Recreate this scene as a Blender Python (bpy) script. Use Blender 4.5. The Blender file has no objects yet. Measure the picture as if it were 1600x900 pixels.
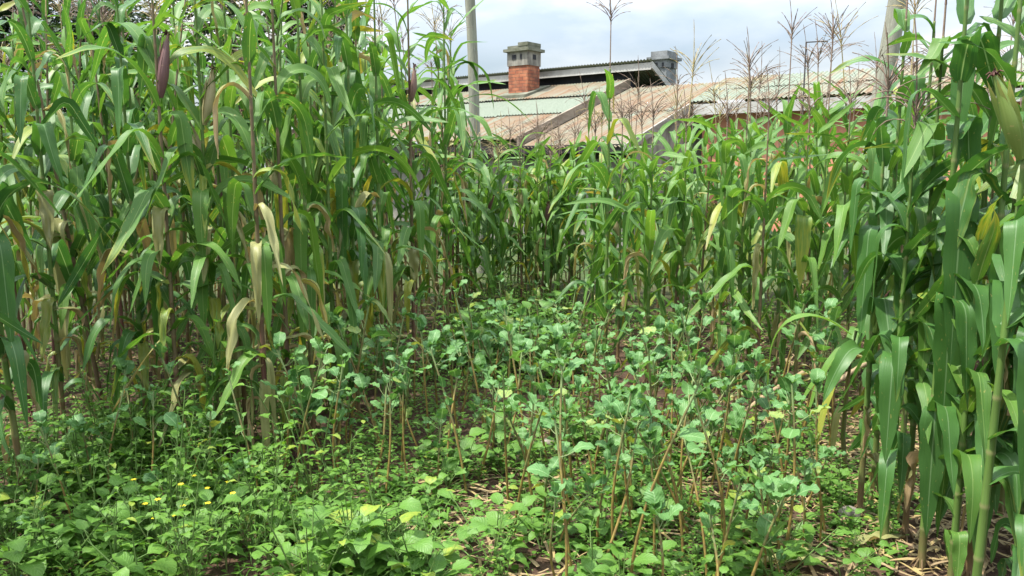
import bpy, math, random
import numpy as np
from mathutils import Vector

# ------------------------------------------------------------------ camera, sky, sun, exposure
SC = bpy.context.scene
COL = SC.collection
rad = math.radians
CAM_H, PITCH, FPX = 1.6, rad(8.6), 1256.0
cam_data = bpy.data.cameras.new('camera')
cam = bpy.data.objects.new('camera', cam_data)
COL.objects.link(cam)
cam.location = (0, 0, CAM_H)
cam.rotation_euler = (math.pi / 2 - PITCH, 0, 0)
cam_data.sensor_width = 36.0
cam_data.lens = FPX * 36.0 / 1600.0
cam_data.clip_start = 0.05
cam_data.clip_end = 2000.0
SC.camera = cam

SUN_DIR = Vector((-0.40, -0.10, 0.91)).normalized()      # towards the sun
sun_data = bpy.data.lights.new('sun', 'SUN')
sun_data.energy = 4.0
sun_data.angle = rad(1.5)
sun_data.color = (1.0, 0.955, 0.88)
sun = bpy.data.objects.new('sun', sun_data)
COL.objects.link(sun)
sun.rotation_euler = SUN_DIR.to_track_quat('Z', 'Y').to_euler()

W = bpy.data.worlds.new('World')
SC.world = W
W.use_nodes = True
wn, wl = W.node_tree.nodes, W.node_tree.links
wn.clear()
w_out = wn.new('ShaderNodeOutputWorld')
w_bg = wn.new('ShaderNodeBackground')
w_bg.inputs['Strength'].default_value = 0.075
sky = wn.new('ShaderNodeTexSky')
sky.sky_type = 'NISHITA'
sky.sun_disc = False
sky.sun_elevation = math.asin(SUN_DIR.z)
sky.sun_rotation = math.atan2(SUN_DIR.x, SUN_DIR.y)
sky.dust_density = 2.0
w_tc = wn.new('ShaderNodeTexCoord')
w_map = wn.new('ShaderNodeMapping')
w_map.inputs['Scale'].default_value = (1.0, 1.0, 2.6)
w_map.inputs['Location'].default_value = (0.35, 0.2, 0.1)
w_no = wn.new('ShaderNodeTexNoise')
w_no.inputs['Scale'].default_value = 2.6
w_no.inputs['Detail'].default_value = 7.0
w_no.inputs['Roughness'].default_value = 0.52
w_cr = wn.new('ShaderNodeValToRGB')
w_cr.color_ramp.elements[0].position = 0.40
w_cr.color_ramp.elements[0].color = (0.30, 0.30, 0.30, 1)
w_cr.color_ramp.elements[1].position = 0.58
w_cr.color_ramp.elements[1].color = (1, 1, 1, 1)
w_no2 = wn.new('ShaderNodeTexNoise')
w_no2.inputs['Scale'].default_value = 4.0
w_no2.inputs['Detail'].default_value = 5.0
w_cc = wn.new('ShaderNodeValToRGB')
w_cc.color_ramp.elements[0].position = 0.36
w_cc.color_ramp.elements[0].color = (4.6, 5.25, 5.9, 1)
w_cc.color_ramp.elements[1].position = 0.64
w_cc.color_ramp.elements[1].color = (7.4, 7.55, 7.6, 1)
w_mix = wn.new('ShaderNodeMix')
w_mix.data_type = 'RGBA'
wl.new(w_tc.outputs['Generated'], w_map.inputs['Vector'])
wl.new(w_map.outputs['Vector'], w_no.inputs['Vector'])
wl.new(w_map.outputs['Vector'], w_no2.inputs['Vector'])
wl.new(w_no.outputs['Fac'], w_cr.inputs['Fac'])
wl.new(w_no2.outputs['Fac'], w_cc.inputs['Fac'])
wl.new(w_cr.outputs['Color'], w_mix.inputs['Factor'])
wl.new(sky.outputs['Color'], w_mix.inputs[6])
wl.new(w_cc.outputs['Color'], w_mix.inputs[7])
# sky brightness raised overhead, out of view, to add ambient light
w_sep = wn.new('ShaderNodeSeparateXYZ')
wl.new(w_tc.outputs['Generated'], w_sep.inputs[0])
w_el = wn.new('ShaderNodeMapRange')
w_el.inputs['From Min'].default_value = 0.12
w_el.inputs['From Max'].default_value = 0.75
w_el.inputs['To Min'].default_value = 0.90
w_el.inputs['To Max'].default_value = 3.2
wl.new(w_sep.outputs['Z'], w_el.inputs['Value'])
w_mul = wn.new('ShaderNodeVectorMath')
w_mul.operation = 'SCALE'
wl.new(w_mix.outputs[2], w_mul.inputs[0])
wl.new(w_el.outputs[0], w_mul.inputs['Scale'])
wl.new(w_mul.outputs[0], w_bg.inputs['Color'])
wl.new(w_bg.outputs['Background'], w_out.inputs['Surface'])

SC.view_settings.view_transform = 'Standard'
SC.view_settings.look = 'None'
SC.view_settings.gamma = 1.0
SC.view_settings.use_curve_mapping = False
SC.view_settings.exposure = 1.27
SC.render.engine = 'CYCLES'
SC.cycles.max_bounces = 8
SC.cycles.transmission_bounces = 4
SC.cycles.transparent_max_bounces = 4

RNG = np.random.default_rng(11)
R = random.Random(5)
CP, SP = math.cos(PITCH), math.sin(PITCH)


def ray(px, py):
    dx, dy = (px - 800) / FPX, (450 - py) / FPX
    return Vector((dx, CP + dy * SP, -SP + dy * CP))


def ground(px, py):
    """the ground point seen at a pixel of the 1600x900 photograph"""
    d = ray(px, py)
    t = CAM_H / -d.z
    return (d.x * t, d.y * t)


def height_at(py, Y):
    """height of a point at depth Y that shows at row py"""
    d = ray(800, py)
    return CAM_H + d.z / d.y * Y


def x_at(px, Y, py=450):
    d = ray(px, py)
    return d.x / d.y * Y


def gz(x, y):
    return 0.022 * math.sin(1.7 * x + 0.6) * math.cos(1.3 * y) + 0.015 * math.sin(3.9 * x - 2.3 * y)


# ------------------------------------------------------------------ mesh building
class MB:
    """collects grids, tubes and boxes; build() links them as ONE mesh object"""

    def __init__(self):
        self.v, self.q, self.d, self.n = [], [], [], 0
        self.uv = []

    def add(self, verts, quads, data=None, uv=None):
        verts = np.asarray(verts, float).reshape(-1, 3)
        self.v.append(verts)
        self.q.append(np.asarray(quads, int).reshape(-1, 4) + self.n)
        self.d.append(np.zeros((len(verts), 4)) if data is None else np.asarray(data, float).reshape(-1, 4))
        self.uv.append(np.zeros((len(self.q[-1]) * 4, 2)) if uv is None else np.asarray(uv, float).reshape(-1, 2))
        self.n += len(verts)
        return self

    def mesh(self, name, smooth=True):
        me = bpy.data.meshes.new(name)
        v = np.concatenate(self.v)
        q = np.concatenate(self.q)
        me.vertices.add(len(v))
        me.vertices.foreach_set('co', v.astype(np.float32).ravel())
        me.loops.add(q.size)
        me.loops.foreach_set('vertex_index', q.astype(np.int32).ravel())
        me.polygons.add(len(q))
        me.polygons.foreach_set('loop_start', np.arange(0, q.size, 4, dtype=np.int32))
        me.polygons.foreach_set('loop_total', np.full(len(q), 4, dtype=np.int32))
        a = me.attributes.new('leafdata', 'FLOAT_COLOR', 'POINT')
        a.data.foreach_set('color', np.concatenate(self.d).astype(np.float32).ravel())
        u = me.uv_layers.new(name='UVMap')
        u.data.foreach_set('uv', np.concatenate(self.uv).astype(np.float32).ravel())
        me.update(calc_edges=True)
        me.polygons.foreach_set('use_smooth', np.full(len(q), smooth, dtype=bool))
        me.validate()
        return me

    def build(self, name, mat, parent=None, smooth=True):
        o = bpy.data.objects.new(name, self.mesh(name, smooth))
        o.data.materials.append(mat)
        COL.objects.link(o)
        if parent:
            o.parent = parent
        return o

    def box(self, c, s, rz=0.0, taper=1.0):
        """box with centre c and full sizes s, uv in metres"""
        hx, hy, hz = s[0] / 2, s[1] / 2, s[2] / 2
        cs, sn = math.cos(rz), math.sin(rz)
        P = {}
        for i, (a, b, e) in enumerate([(-1, -1, -1), (1, -1, -1), (1, 1, -1), (-1, 1, -1), (-1, -1, 1), (1, -1, 1), (1, 1, 1), (-1, 1, 1)]):
            k = taper if e > 0 else 1
            x, y = a * hx * k, b * hy * k
            P[i] = (c[0] + x * cs - y * sn, c[1] + x * sn + y * cs, c[2] + e * hz)
        return self.hexa([P[i] for i in range(8)], s)

    def hexa(self, P, s=(1, 1, 1)):
        F = [(0, 1, 5, 4), (1, 2, 6, 5), (2, 3, 7, 6), (3, 0, 4, 7), (4, 5, 6, 7), (3, 2, 1, 0)]
        U = [s[0], s[1], s[0], s[1], s[0], s[0]]
        V = [s[2], s[2], s[2], s[2], s[1], s[1]]
        vs, qs, uv = [], [], []
        off = 0.0
        for k, f in enumerate(F):
            b = len(vs)
            vs += [P[i] for i in f]
            qs.append((b, b + 1, b + 2, b + 3))
            uv += [(off, 0), (off + U[k], 0), (off + U[k], V[k]), (off, V[k])]
            off += U[k]
        return self.add(vs, qs, None, uv)

    def tube(self, pts, radii, sides=6, data=None):
        pts = np.asarray(pts, float)
        n = len(pts)
        radii = np.broadcast_to(np.asarray(radii, float), (n,))
        tg = np.gradient(pts, axis=0)
        tg /= np.linalg.norm(tg, axis=1, keepdims=True) + 1e-12
        ref = np.where(np.abs(tg[:, 2:3]) > 0.9, np.array([[1.0, 0, 0]]), np.array([[0, 0, 1.0]]))
        e1 = np.cross(tg, ref)
        e1 /= np.linalg.norm(e1, axis=1, keepdims=True) + 1e-12
        e2 = np.cross(tg, e1)
        an = np.arange(sides) * 2 * math.pi / sides
        V = pts[:, None] + radii[:, None, None] * (np.cos(an)[None, :, None] * e1[:, None] + np.sin(an)[None, :, None] * e2[:, None])
        i, j = np.meshgrid(np.arange(n - 1), np.arange(sides), indexing='ij')
        a = i * sides + j
        b = i * sides + (j + 1) % sides
        Q = np.stack([a, b, b + sides, a + sides], -1).reshape(-1, 4)
        D = None
        if data is not None:
            D = np.zeros((n, sides, 4))
            D[:] = np.asarray(data, float).reshape(-1, 1, 4)
            D[:, :, 2] = (np.arange(sides) / sides)[None]
        return self.add(V, Q, D)

    def leaves(self, **k):
        v, q, d = leaf_grid(**k)
        return self.add(v, q, d)


def prof_maize(s):
    return np.clip(0.55 + s * 4.0, 0, 1) * np.clip(1 - s ** 2.6, 0.0, 1) ** 0.85 + 0.01


def prof_ovate(s):
    return np.sin(math.pi * np.clip(s, 0, 1) ** 0.72) ** 0.75 * (1 - 0.15 * s) + 0.01


def prof_kale(s):
    return np.sin(math.pi * np.clip(0.05 + s * 0.94, 0, 1) ** 0.95) ** 0.5 + 0.01


def prof_lance(s):
    return np.sin(math.pi * np.clip(s, 0, 1) ** 0.8) * 0.95 + 0.02


def prof_strap(s):
    return 0.9 + 0.1 * np.sin(7 * s) - 0.85 * s ** 7


def leaf_grid(P, az, L, Wd, e0, e1, a=0.0, b=1.0, twist=0.0, wave=0.06, freq=3.0, fold=0.25, drift=0.0, prof=prof_maize,
              n=12, m=5, dry=0.0, tipdry=0.0, rnd=None, lobe=0.0, crumple=0.0, rng=RNG):
    """K leaves at once as grids of (n+1) x m points: rise at e0, droop to e1 between a and b of the length.
    leafdata = (dryness, per-leaf random, across 0..1, along 0..1)"""
    P = np.asarray(P, float).reshape(-1, 3)
    K = len(P)

    def A(x):
        return np.broadcast_to(np.asarray(x, float), (K,))[:, None]
    az, L, Wd, e0, e1, a, b, twist, wave, freq, fold, drift, dry, tipdry, lobe, crumple = map(
        A, (az, L, Wd, e0, e1, a, b, twist, wave, freq, fold, drift, dry, tipdry, lobe, crumple))
    rnd = rng.random(K)[:, None] if rnd is None else A(rnd)
    s = np.linspace(0, 1, n + 1)[None]
    x = np.clip((s - a) / np.maximum(b - a, 1e-3), 0, 1)
    el = e0 + (e1 - e0) * x * x * (3 - 2 * x)
    ph = rng.random((K, 1)) * 6.28
    ph2 = rng.random((K, 1)) * 6.28
    azs = az + drift * s ** 1.5 + 0.05 * np.sin(5 * s + ph)
    T = np.stack([np.cos(el) * np.cos(azs), np.cos(el) * np.sin(azs), np.sin(el)], -1)
    step = (L / n)[..., None]
    Tm = 0.5 * (T[:, 1:] + T[:, :-1])
    C = np.concatenate([np.zeros((K, 1, 3)), np.cumsum(Tm * step, axis=1)], axis=1) + P[:, None]
    S0 = np.stack([-np.sin(azs), np.cos(azs), np.zeros_like(azs)], -1)
    N0 = np.cross(T, S0)
    tw = twist * s + 0.18 * np.sin(4 * s + ph2) * np.minimum(1, np.abs(twist) + 0.4)
    S = S0 * np.cos(tw)[..., None] + N0 * np.sin(tw)[..., None]
    N = np.cross(T, S)
    w = Wd * 0.5 * prof(s)
    t = np.linspace(-1, 1, m)
    at = np.abs(t)
    fo = fold * (1 - 0.55 * s) + 0.02
    sgn = np.sign(t)[None, None, :]
    rip = wave[..., None] * np.sin(2 * math.pi * freq * s + ph)[..., None] * (t < 0) + wave[..., None] * np.sin(2 * math.pi * freq * 1.13 * s + ph2)[..., None] * (t > 0)
    lob = 1 + lobe[..., None] * ((np.sin(26.4 * s + ph) + 0.5 * np.sin(61 * s + ph2))[..., None] * (t < 0) + (np.sin(23.2 * s + ph2) + 0.5 * np.sin(53 * s + ph))[..., None] * (t > 0))
    cr = crumple[..., None] * 0.5 * Wd[..., None] * np.sin(9 * s + ph)[..., None] * np.sin(4.0 * t[None, None, :] + ph2[..., None])
    ww = w[..., None]
    off_s = ww * t[None, None] * np.cos(fo)[..., None] * lob
    off_n = ww * at[None, None] * np.sin(fo)[..., None] + rip * Wd[..., None] * 0.5 * (at ** 1.5)[None, None] * np.minimum(1, prof(s))[..., None] + cr
    V = C[:, :, None] + S[:, :, None] * off_s[..., None] + N[:, :, None] * off_n[..., None]
    base = (np.arange(K) * (n + 1) * m)[:, None, None]
    i, j = np.meshgrid(np.arange(n), np.arange(m - 1), indexing='ij')
    q0 = i * m + j
    Q = np.stack([q0, q0 + 1, q0 + m + 1, q0 + m], -1)[None] + base[..., None]
    D = np.zeros((K, n + 1, m, 4))
    edge = at[None, None] ** 2
    D[..., 0] = np.clip(dry[..., None] + tipdry[..., None] * (s[..., None] ** 1.6) * (0.75 + 0.5 * edge), 0, 1)
    D[..., 1] = rnd[..., None]
    D[..., 2] = (t * 0.5 + 0.5)[None, None]
    D[..., 3] = s[..., None]
    return V.reshape(-1, 3), Q.reshape(-1, 4), D.reshape(-1, 4)


def tag(o, label=None, cat=None, group=None, kind=None):
    if label:
        o['label'] = label
    if cat:
        o['category'] = cat
    if group:
        o['group'] = group
    if kind:
        o['kind'] = kind
    return o


def empty(name, loc, rz=0.0):
    o = bpy.data.objects.new(name, None)
    o.empty_display_size = 0.1
    COL.objects.link(o)
    o.location = loc
    o.rotation_euler = (0, 0, rz)
    return o


def copy_tree(o, parent=None):
    c = o.copy()
    COL.objects.link(c)
    c.parent = parent
    for ch in list(o.children):
        copy_tree(ch, c)
    return c


# ------------------------------------------------------------------ materials
class NT:
    def __init__(self, name):
        self.m = bpy.data.materials.new(name)
        self.m.use_nodes = True
        self.n = self.m.node_tree.nodes
        self.l = self.m.node_tree.links
        self.n.clear()
        self.out = self.n.new('ShaderNodeOutputMaterial')

    def node(self, t, **kw):
        x = self.n.new(t)
        for k, v in kw.items():
            setattr(x, k, v)
        return x

    def set(self, sock, v):
        if hasattr(v, 'is_linked') or hasattr(v, 'links'):
            self.l.new(v, sock)
        else:
            sock.default_value = v

    def mix(self, f, a, b, mode='MIX'):
        x = self.node('ShaderNodeMix', data_type='RGBA', blend_type=mode)
        self.set(x.inputs['Factor'], f)
        self.set(x.inputs[6], a if not isinstance(a, tuple) else (*a, 1))
        self.set(x.inputs[7], b if not isinstance(b, tuple) else (*b, 1))
        return x.outputs[2]

    def math(self, op, a, b=0.0, clamp=False):
        x = self.node('ShaderNodeMath', operation=op, use_clamp=clamp)
        self.set(x.inputs[0], a)
        self.set(x.inputs[1], b)
        return x.outputs[0]

    def ramp(self, f, stops, interp='LINEAR'):
        x = self.node('ShaderNodeValToRGB')
        cr = x.color_ramp
        cr.interpolation = interp
        while len(cr.elements) < len(stops):
            cr.elements.new(0.5)
        for e, (p, c) in zip(cr.elements, stops):
            e.position = p
            e.color = (c, c, c, 1) if not isinstance(c, tuple) else (*c, 1)
        self.set(x.inputs['Fac'], f)
        return x.outputs['Color']

    def noise(self, vec, scale, detail=3.0, rough=0.55):
        x = self.node('ShaderNodeTexNoise')
        x.inputs['Scale'].default_value = scale
        x.inputs['Detail'].default_value = detail
        x.inputs['Roughness'].default_value = rough
        if vec is not None:
            self.l.new(vec, x.inputs['Vector'])
        return x.outputs['Fac']

    def combine(self, x, y, z=0.0):
        c = self.node('ShaderNodeCombineXYZ')
        for i, v in enumerate((x, y, z)):
            self.set(c.inputs[i], v)
        return c.outputs[0]

    def bump(self, h, strength=0.3, dist=0.01):
        b = self.node('ShaderNodeBump')
        b.inputs['Strength'].default_value = strength
        b.inputs['Distance'].default_value = dist
        self.l.new(h, b.inputs['Height'])
        return b.outputs['Normal']

    def principled(self, color, rough=0.6, spec=0.4, normal=None):
        p = self.node('ShaderNodeBsdfPrincipled')
        self.set(p.inputs['Base Color'], color if not isinstance(color, tuple) else (*color, 1))
        self.set(p.inputs['Roughness'], rough)
        p.inputs['Specular IOR Level'].default_value = spec
        if normal is not None:
            self.l.new(normal, p.inputs['Normal'])
        return p.outputs[0]

    def finish(self, sh):
        self.l.new(sh, self.out.inputs['Surface'])
        return self.m


def leaf_material(name, dark, mid, light, rib, dryc, yellow, vein_scale=26.0, ribw=0.035, trans=0.36, rough=0.50, parallel=True, spec=0.36,
                  tintv=0.25):
    t = NT(name)
    at = t.node('ShaderNodeAttribute', attribute_name='leafdata')
    sep = t.node('ShaderNodeSeparateColor')
    t.l.new(at.outputs['Color'], sep.inputs[0])
    dry, rnd, across, along = sep.outputs[0], sep.outputs[1], sep.outputs[2], at.outputs['Alpha']
    oi = t.node('ShaderNodeObjectInfo')
    geo = t.node('ShaderNodeNewGeometry')
    tc = t.node('ShaderNodeTexCoord')
    hue = t.math('ADD', t.math('MULTIPLY', rnd, 0.7), t.math('MULTIPLY', oi.outputs['Random'], 0.3))
    base = t.ramp(hue, [(0.0, dark), (0.5, mid), (1.0, light)])
    blotch = t.noise(tc.outputs['Object'], 9.0, 3.0)
    base = t.mix(t.ramp(blotch, [(0.40, 0.0), (0.72, tintv)]), base, light)
    d = t.math('ABSOLUTE', t.math('SUBTRACT', across, 0.5))
    if parallel:
        vv = t.noise(t.combine(t.math('MULTIPLY', across, vein_scale), t.math('MULTIPLY', along, 1.2), t.math('MULTIPLY', rnd, 30.0)), 1.0, 2.0)
    else:
        vv = t.node('ShaderNodeTexWave')
        vv.inputs['Scale'].default_value = 1.0
        vv.inputs['Distortion'].default_value = 1.5
        t.l.new(t.combine(t.math('MULTIPLY', t.math('SUBTRACT', along, t.math('MULTIPLY', d, 0.7)), 2.4), 0.0, rnd), vv.inputs['Vector'])
        vv = vv.outputs['Fac']
    base = t.mix(t.ramp(vv, [(0.35, 0.0), (0.75, 0.42)]), base, light)
    ribm = t.ramp(t.math('DIVIDE', d, ribw), [(0.35, 0.85), (1.0, 0.0)])
    base = t.mix(ribm, base, rib)
    sp = t.noise(t.combine(t.math('MULTIPLY', across, 9.0), t.math('MULTIPLY', along, 26.0), t.math('MULTIPLY', rnd, 70.0)), 1.0, 2.0, 0.4)
    base = t.mix(t.ramp(sp, [(0.69, 0.0), (0.74, 0.75)]), base, t.mix(0.5, yellow, dryc))
    dn = t.noise(t.combine(t.math('MULTIPLY', across, 5.0), t.math('MULTIPLY', along, 3.0), t.math('MULTIPLY', rnd, 50.0)), 1.6, 4.0)
    df = t.math('ADD', dry, t.math('MULTIPLY', t.math('SUBTRACT', dn, 0.5), 0.55))
    base = t.mix(t.ramp(df, [(0.28, 0.0), (0.50, 1.0)]), base, yellow)
    fray = t.mix(t.noise(t.combine(t.math('MULTIPLY', across, 14.0), t.math('MULTIPLY', along, 2.0), rnd), 1.5, 4.0), dryc, tuple(c * 0.45 for c in dryc))
    base = t.mix(t.ramp(df, [(0.52, 0.0), (0.70, 1.0)]), base, fray)
    nm = t.bump(vv, 0.25, 0.004)
    under = t.mix(geo.outputs['Backfacing'], base, t.mix(0.5, base, tuple(0.5 * (a + b) for a, b in zip(mid, light))))
    p = t.principled(under, rough, spec, nm)
    tr = t.node('ShaderNodeBsdfTranslucent')
    t.l.new(t.mix(0.72, base, t.mix(1.0, base, (1.5, 1.55, 0.55), 'MULTIPLY')), tr.inputs['Color'])
    ms = t.node('ShaderNodeMixShader')
    t.set(ms.inputs[0], t.math('SUBTRACT', trans, t.math('MULTIPLY', dry, trans * 0.6)))
    t.l.new(p, ms.inputs[1])
    t.l.new(tr.outputs[0], ms.inputs[2])
    return t.finish(ms.outputs[0])


def stem_material(name, green, dryc, node_c, rough=0.55, bands=0.0):
    t = NT(name)
    at = t.node('ShaderNodeAttribute', attribute_name='leafdata')
    sep = t.node('ShaderNodeSeparateColor')
    t.l.new(at.outputs['Color'], sep.inputs[0])
    tc = t.node('ShaderNodeTexCoord')
    mp = t.node('ShaderNodeMapping')
    mp.inputs['Scale'].default_value = (60, 60, 5)
    t.l.new(tc.outputs['Object'], mp.inputs['Vector'])
    st = t.noise(mp.outputs[0], 1.0, 4.0)
    oi = t.node('ShaderNodeObjectInfo')
    bl = t.noise(tc.outputs['Object'], 7.0, 3.0)
    f = t.math('ADD', sep.outputs[0], t.math('MULTIPLY', t.math('SUBTRACT', bl, 0.5), 0.9))
    f = t.math('ADD', f, t.math('MULTIPLY', t.math('SUBTRACT', oi.outputs['Random'], 0.5), 0.25))
    c = t.mix(t.ramp(f, [(0.30, 0.0), (0.62, 1.0)]), green, dryc)
    c = t.mix(t.ramp(st, [(0.35, 0.55), (0.65, 0.0)]), c, t.mix(0.5, c, (0.02, 0.018, 0.01)))
    c = t.mix(t.math('MULTIPLY', sep.outputs[1], 0.8), c, node_c)
    return t.finish(t.principled(c, rough, 0.3, t.bump(st, 0.4, 0.004)))


def plain(name, c1, c2, scale, rough=0.8, bump=0.3, spec=0.25, detail=5.0, dist=0.01, stretch=(1, 1, 1), lo=0.35, hi=0.65):
    t = NT(name)
    tc = t.node('ShaderNodeTexCoord')
    mp = t.node('ShaderNodeMapping')
    mp.inputs['Scale'].default_value = stretch
    t.l.new(tc.outputs['Object'], mp.inputs['Vector'])
    n1 = t.noise(mp.outputs[0], scale, detail, 0.6)
    n2 = t.noise(mp.outputs[0], scale * 6.3, 4.0, 0.6)
    c = t.mix(t.ramp(n1, [(lo, 0.0), (hi, 1.0)]), c1, c2)
    c = t.mix(t.ramp(n2, [(0.3, 0.35), (0.7, 0.0)]), c, tuple(x * 0.4 for x in c1))
    return t.finish(t.principled(c, rough, spec, t.bump(n2, bump, dist)))


M = {}
M['maize'] = leaf_material('maize_leaf', (0.026, 0.086, 0.030), (0.054, 0.146, 0.028), (0.125, 0.236, 0.036), (0.26, 0.36, 0.14),
                           (0.50, 0.37, 0.20), (0.38, 0.33, 0.045))
M['maize_bluish'] = leaf_material('maize_leaf_dark', (0.020, 0.072, 0.024), (0.040, 0.120, 0.028), (0.078, 0.178, 0.034), (0.24, 0.34, 0.20),
                                  (0.38, 0.27, 0.14), (0.30, 0.28, 0.05), rough=0.44, trans=0.32)
M['kale'] = leaf_material('kale_leaf', (0.038, 0.115, 0.042), (0.064, 0.165, 0.054), (0.118, 0.245, 0.060), (0.26, 0.40, 0.19),
                          (0.40, 0.33, 0.12), (0.36, 0.34, 0.06), ribw=0.05, parallel=False, rough=0.5, trans=0.28, spec=0.35)
M['weed'] = leaf_material('weed_leaf', (0.034, 0.105, 0.016), (0.072, 0.180, 0.024), (0.140, 0.270, 0.032), (0.12, 0.24, 0.06),
                          (0.36, 0.25, 0.10), (0.35, 0.33, 0.04), ribw=0.03, parallel=False, rough=0.5, trans=0.38)
M['bean'] = leaf_material('broad_weed_leaf', (0.045, 0.125, 0.020), (0.080, 0.190, 0.030), (0.130, 0.255, 0.040), (0.16, 0.30, 0.08),
                          (0.36, 0.27, 0.10), (0.38, 0.36, 0.04), ribw=0.03, parallel=False, rough=0.48, trans=0.36)
M['tree'] = leaf_material('tree_leaf', (0.014, 0.030, 0.016), (0.022, 0.045, 0.020), (0.04, 0.07, 0.026), (0.05, 0.08, 0.03),
                          (0.2, 0.14, 0.07), (0.12, 0.12, 0.03), parallel=False, rough=0.55, trans=0.22)
M['stalk'] = stem_material('maize_stalk', (0.085, 0.155, 0.030), (0.175, 0.115, 0.055), (0.17, 0.17, 0.07))
M['stalk_purple'] = stem_material('maize_stalk_purple', (0.13, 0.10, 0.05), (0.135, 0.055, 0.045), (0.17, 0.11, 0.06))
M['kale_stem'] = stem_material('kale_stem', (0.16, 0.22, 0.08), (0.25, 0.19, 0.045), (0.13, 0.075, 0.03))
M['weed_stem'] = stem_material('weed_stem', (0.10, 0.18, 0.04), (0.16, 0.13, 0.05), (0.1, 0.12, 0.04))
M['tassel'] = plain('tassel', (0.15, 0.10, 0.085), (0.27, 0.20, 0.14), 9.0, 0.8, 0.2)
M['tassel_straw'] = plain('tassel_straw', (0.30, 0.22, 0.11), (0.38, 0.33, 0.15), 9.0, 0.8, 0.2)
M['husk_green'] = leaf_material('husk_green', (0.11, 0.19, 0.035), (0.16, 0.24, 0.05), (0.22, 0.29, 0.08), (0.2, 0.27, 0.08),
                                (0.38, 0.28, 0.14), (0.3, 0.3, 0.08), vein_scale=40.0, trans=0.12, ribw=0.01)
M['husk_purple'] = leaf_material('husk_purple', (0.085, 0.035, 0.045), (0.13, 0.06, 0.06), (0.19, 0.12, 0.09), (0.13, 0.06, 0.06),
                                 (0.30, 0.21, 0.12), (0.18, 0.12, 0.07), vein_scale=40.0, trans=0.05, ribw=0.01)
M['husk_tan'] = leaf_material('husk_tan', (0.20, 0.19, 0.085), (0.26, 0.23, 0.11), (0.34, 0.29, 0.16), (0.3, 0.25, 0.13),
                              (0.38, 0.28, 0.16), (0.33, 0.27, 0.12), vein_scale=40.0, trans=0.08, ribw=0.01)
M['silk'] = plain('silk', (0.05, 0.022, 0.018), (0.14, 0.06, 0.045), 40.0, 0.8, 0.3)
M['yellow_petal'] = plain('yellow_petal', (0.75, 0.60, 0.02), (0.8, 0.68, 0.05), 30.0, 0.6, 0.1)
M['blue_petal'] = plain('blue_petal', (0.05, 0.12, 0.55), (0.10, 0.2, 0.7), 30.0, 0.6, 0.1)
M['white_bud'] = plain('pale_bud', (0.6, 0.58, 0.3), (0.7, 0.66, 0.45), 30.0, 0.6, 0.1)
M['concrete'] = plain('weathered_concrete', (0.27, 0.255, 0.22), (0.10, 0.092, 0.08), 2.6, 0.9, 0.6, lo=0.40, hi=0.66, stretch=(2.2, 2.2, 0.8))
M['concrete_mossy'] = plain('mossy_concrete', (0.19, 0.19, 0.15), (0.075, 0.085, 0.05), 4.0, 0.9, 0.8)
M['concrete_grey'] = plain('grey_concrete', (0.21, 0.22, 0.225), (0.085, 0.09, 0.09), 3.0, 0.9, 0.6, lo=0.42, hi=0.7)
M['timber'] = plain('weathered_timber', (0.30, 0.28, 0.25), (0.17, 0.15, 0.12), 2.2, 0.85, 0.4, stretch=(1, 1, 5))
M['barge'] = plain('old_barge_timber', (0.27, 0.23, 0.18), (0.15, 0.12, 0.09), 1.6, 0.9, 0.5, stretch=(1, 1, 4))
M['fascia'] = plain('painted_fascia', (0.46, 0.46, 0.44), (0.33, 0.32, 0.29), 1.8, 0.8, 0.3)
M['dark_gap'] = plain('opening_shade', (0.022, 0.024, 0.028), (0.035, 0.035, 0.04), 2.0, 0.9, 0.2)  # near-black colour stands in for the shade inside openings
M['plaster'] = plain('terracotta_plaster', (0.60, 0.275, 0.17), (0.48, 0.21, 0.13), 1.3, 0.9, 0.25)
M['gutter'] = plain('black_gutter', (0.018, 0.018, 0.02), (0.04, 0.038, 0.036), 2.0, 0.7, 0.2)
M['pole'] = plain('pole_timber', (0.27, 0.27, 0.215), (0.17, 0.17, 0.13), 3.0, 0.9, 0.5, stretch=(9, 9, 0.8), lo=0.3, hi=0.7)
M['pipe'] = plain('dark_pipe', (0.05, 0.05, 0.055), (0.09, 0.085, 0.08), 5.0, 0.6, 0.2)
M['bark'] = plain('bark', (0.07, 0.055, 0.04), (0.13, 0.11, 0.09), 6.0, 0.9, 0.6, stretch=(3, 3, 0.7))
M['stone'] = plain('stone', (0.27, 0.25, 0.21), (0.15, 0.13, 0.10), 9.0, 0.85, 0.5)
M['straw'] = leaf_material('straw', (0.12, 0.075, 0.04), (0.21, 0.145, 0.075), (0.33, 0.25, 0.14), (0.28, 0.21, 0.12), (0.15, 0.09, 0.045),
                           (0.38, 0.30, 0.10), trans=0.1)


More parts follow.
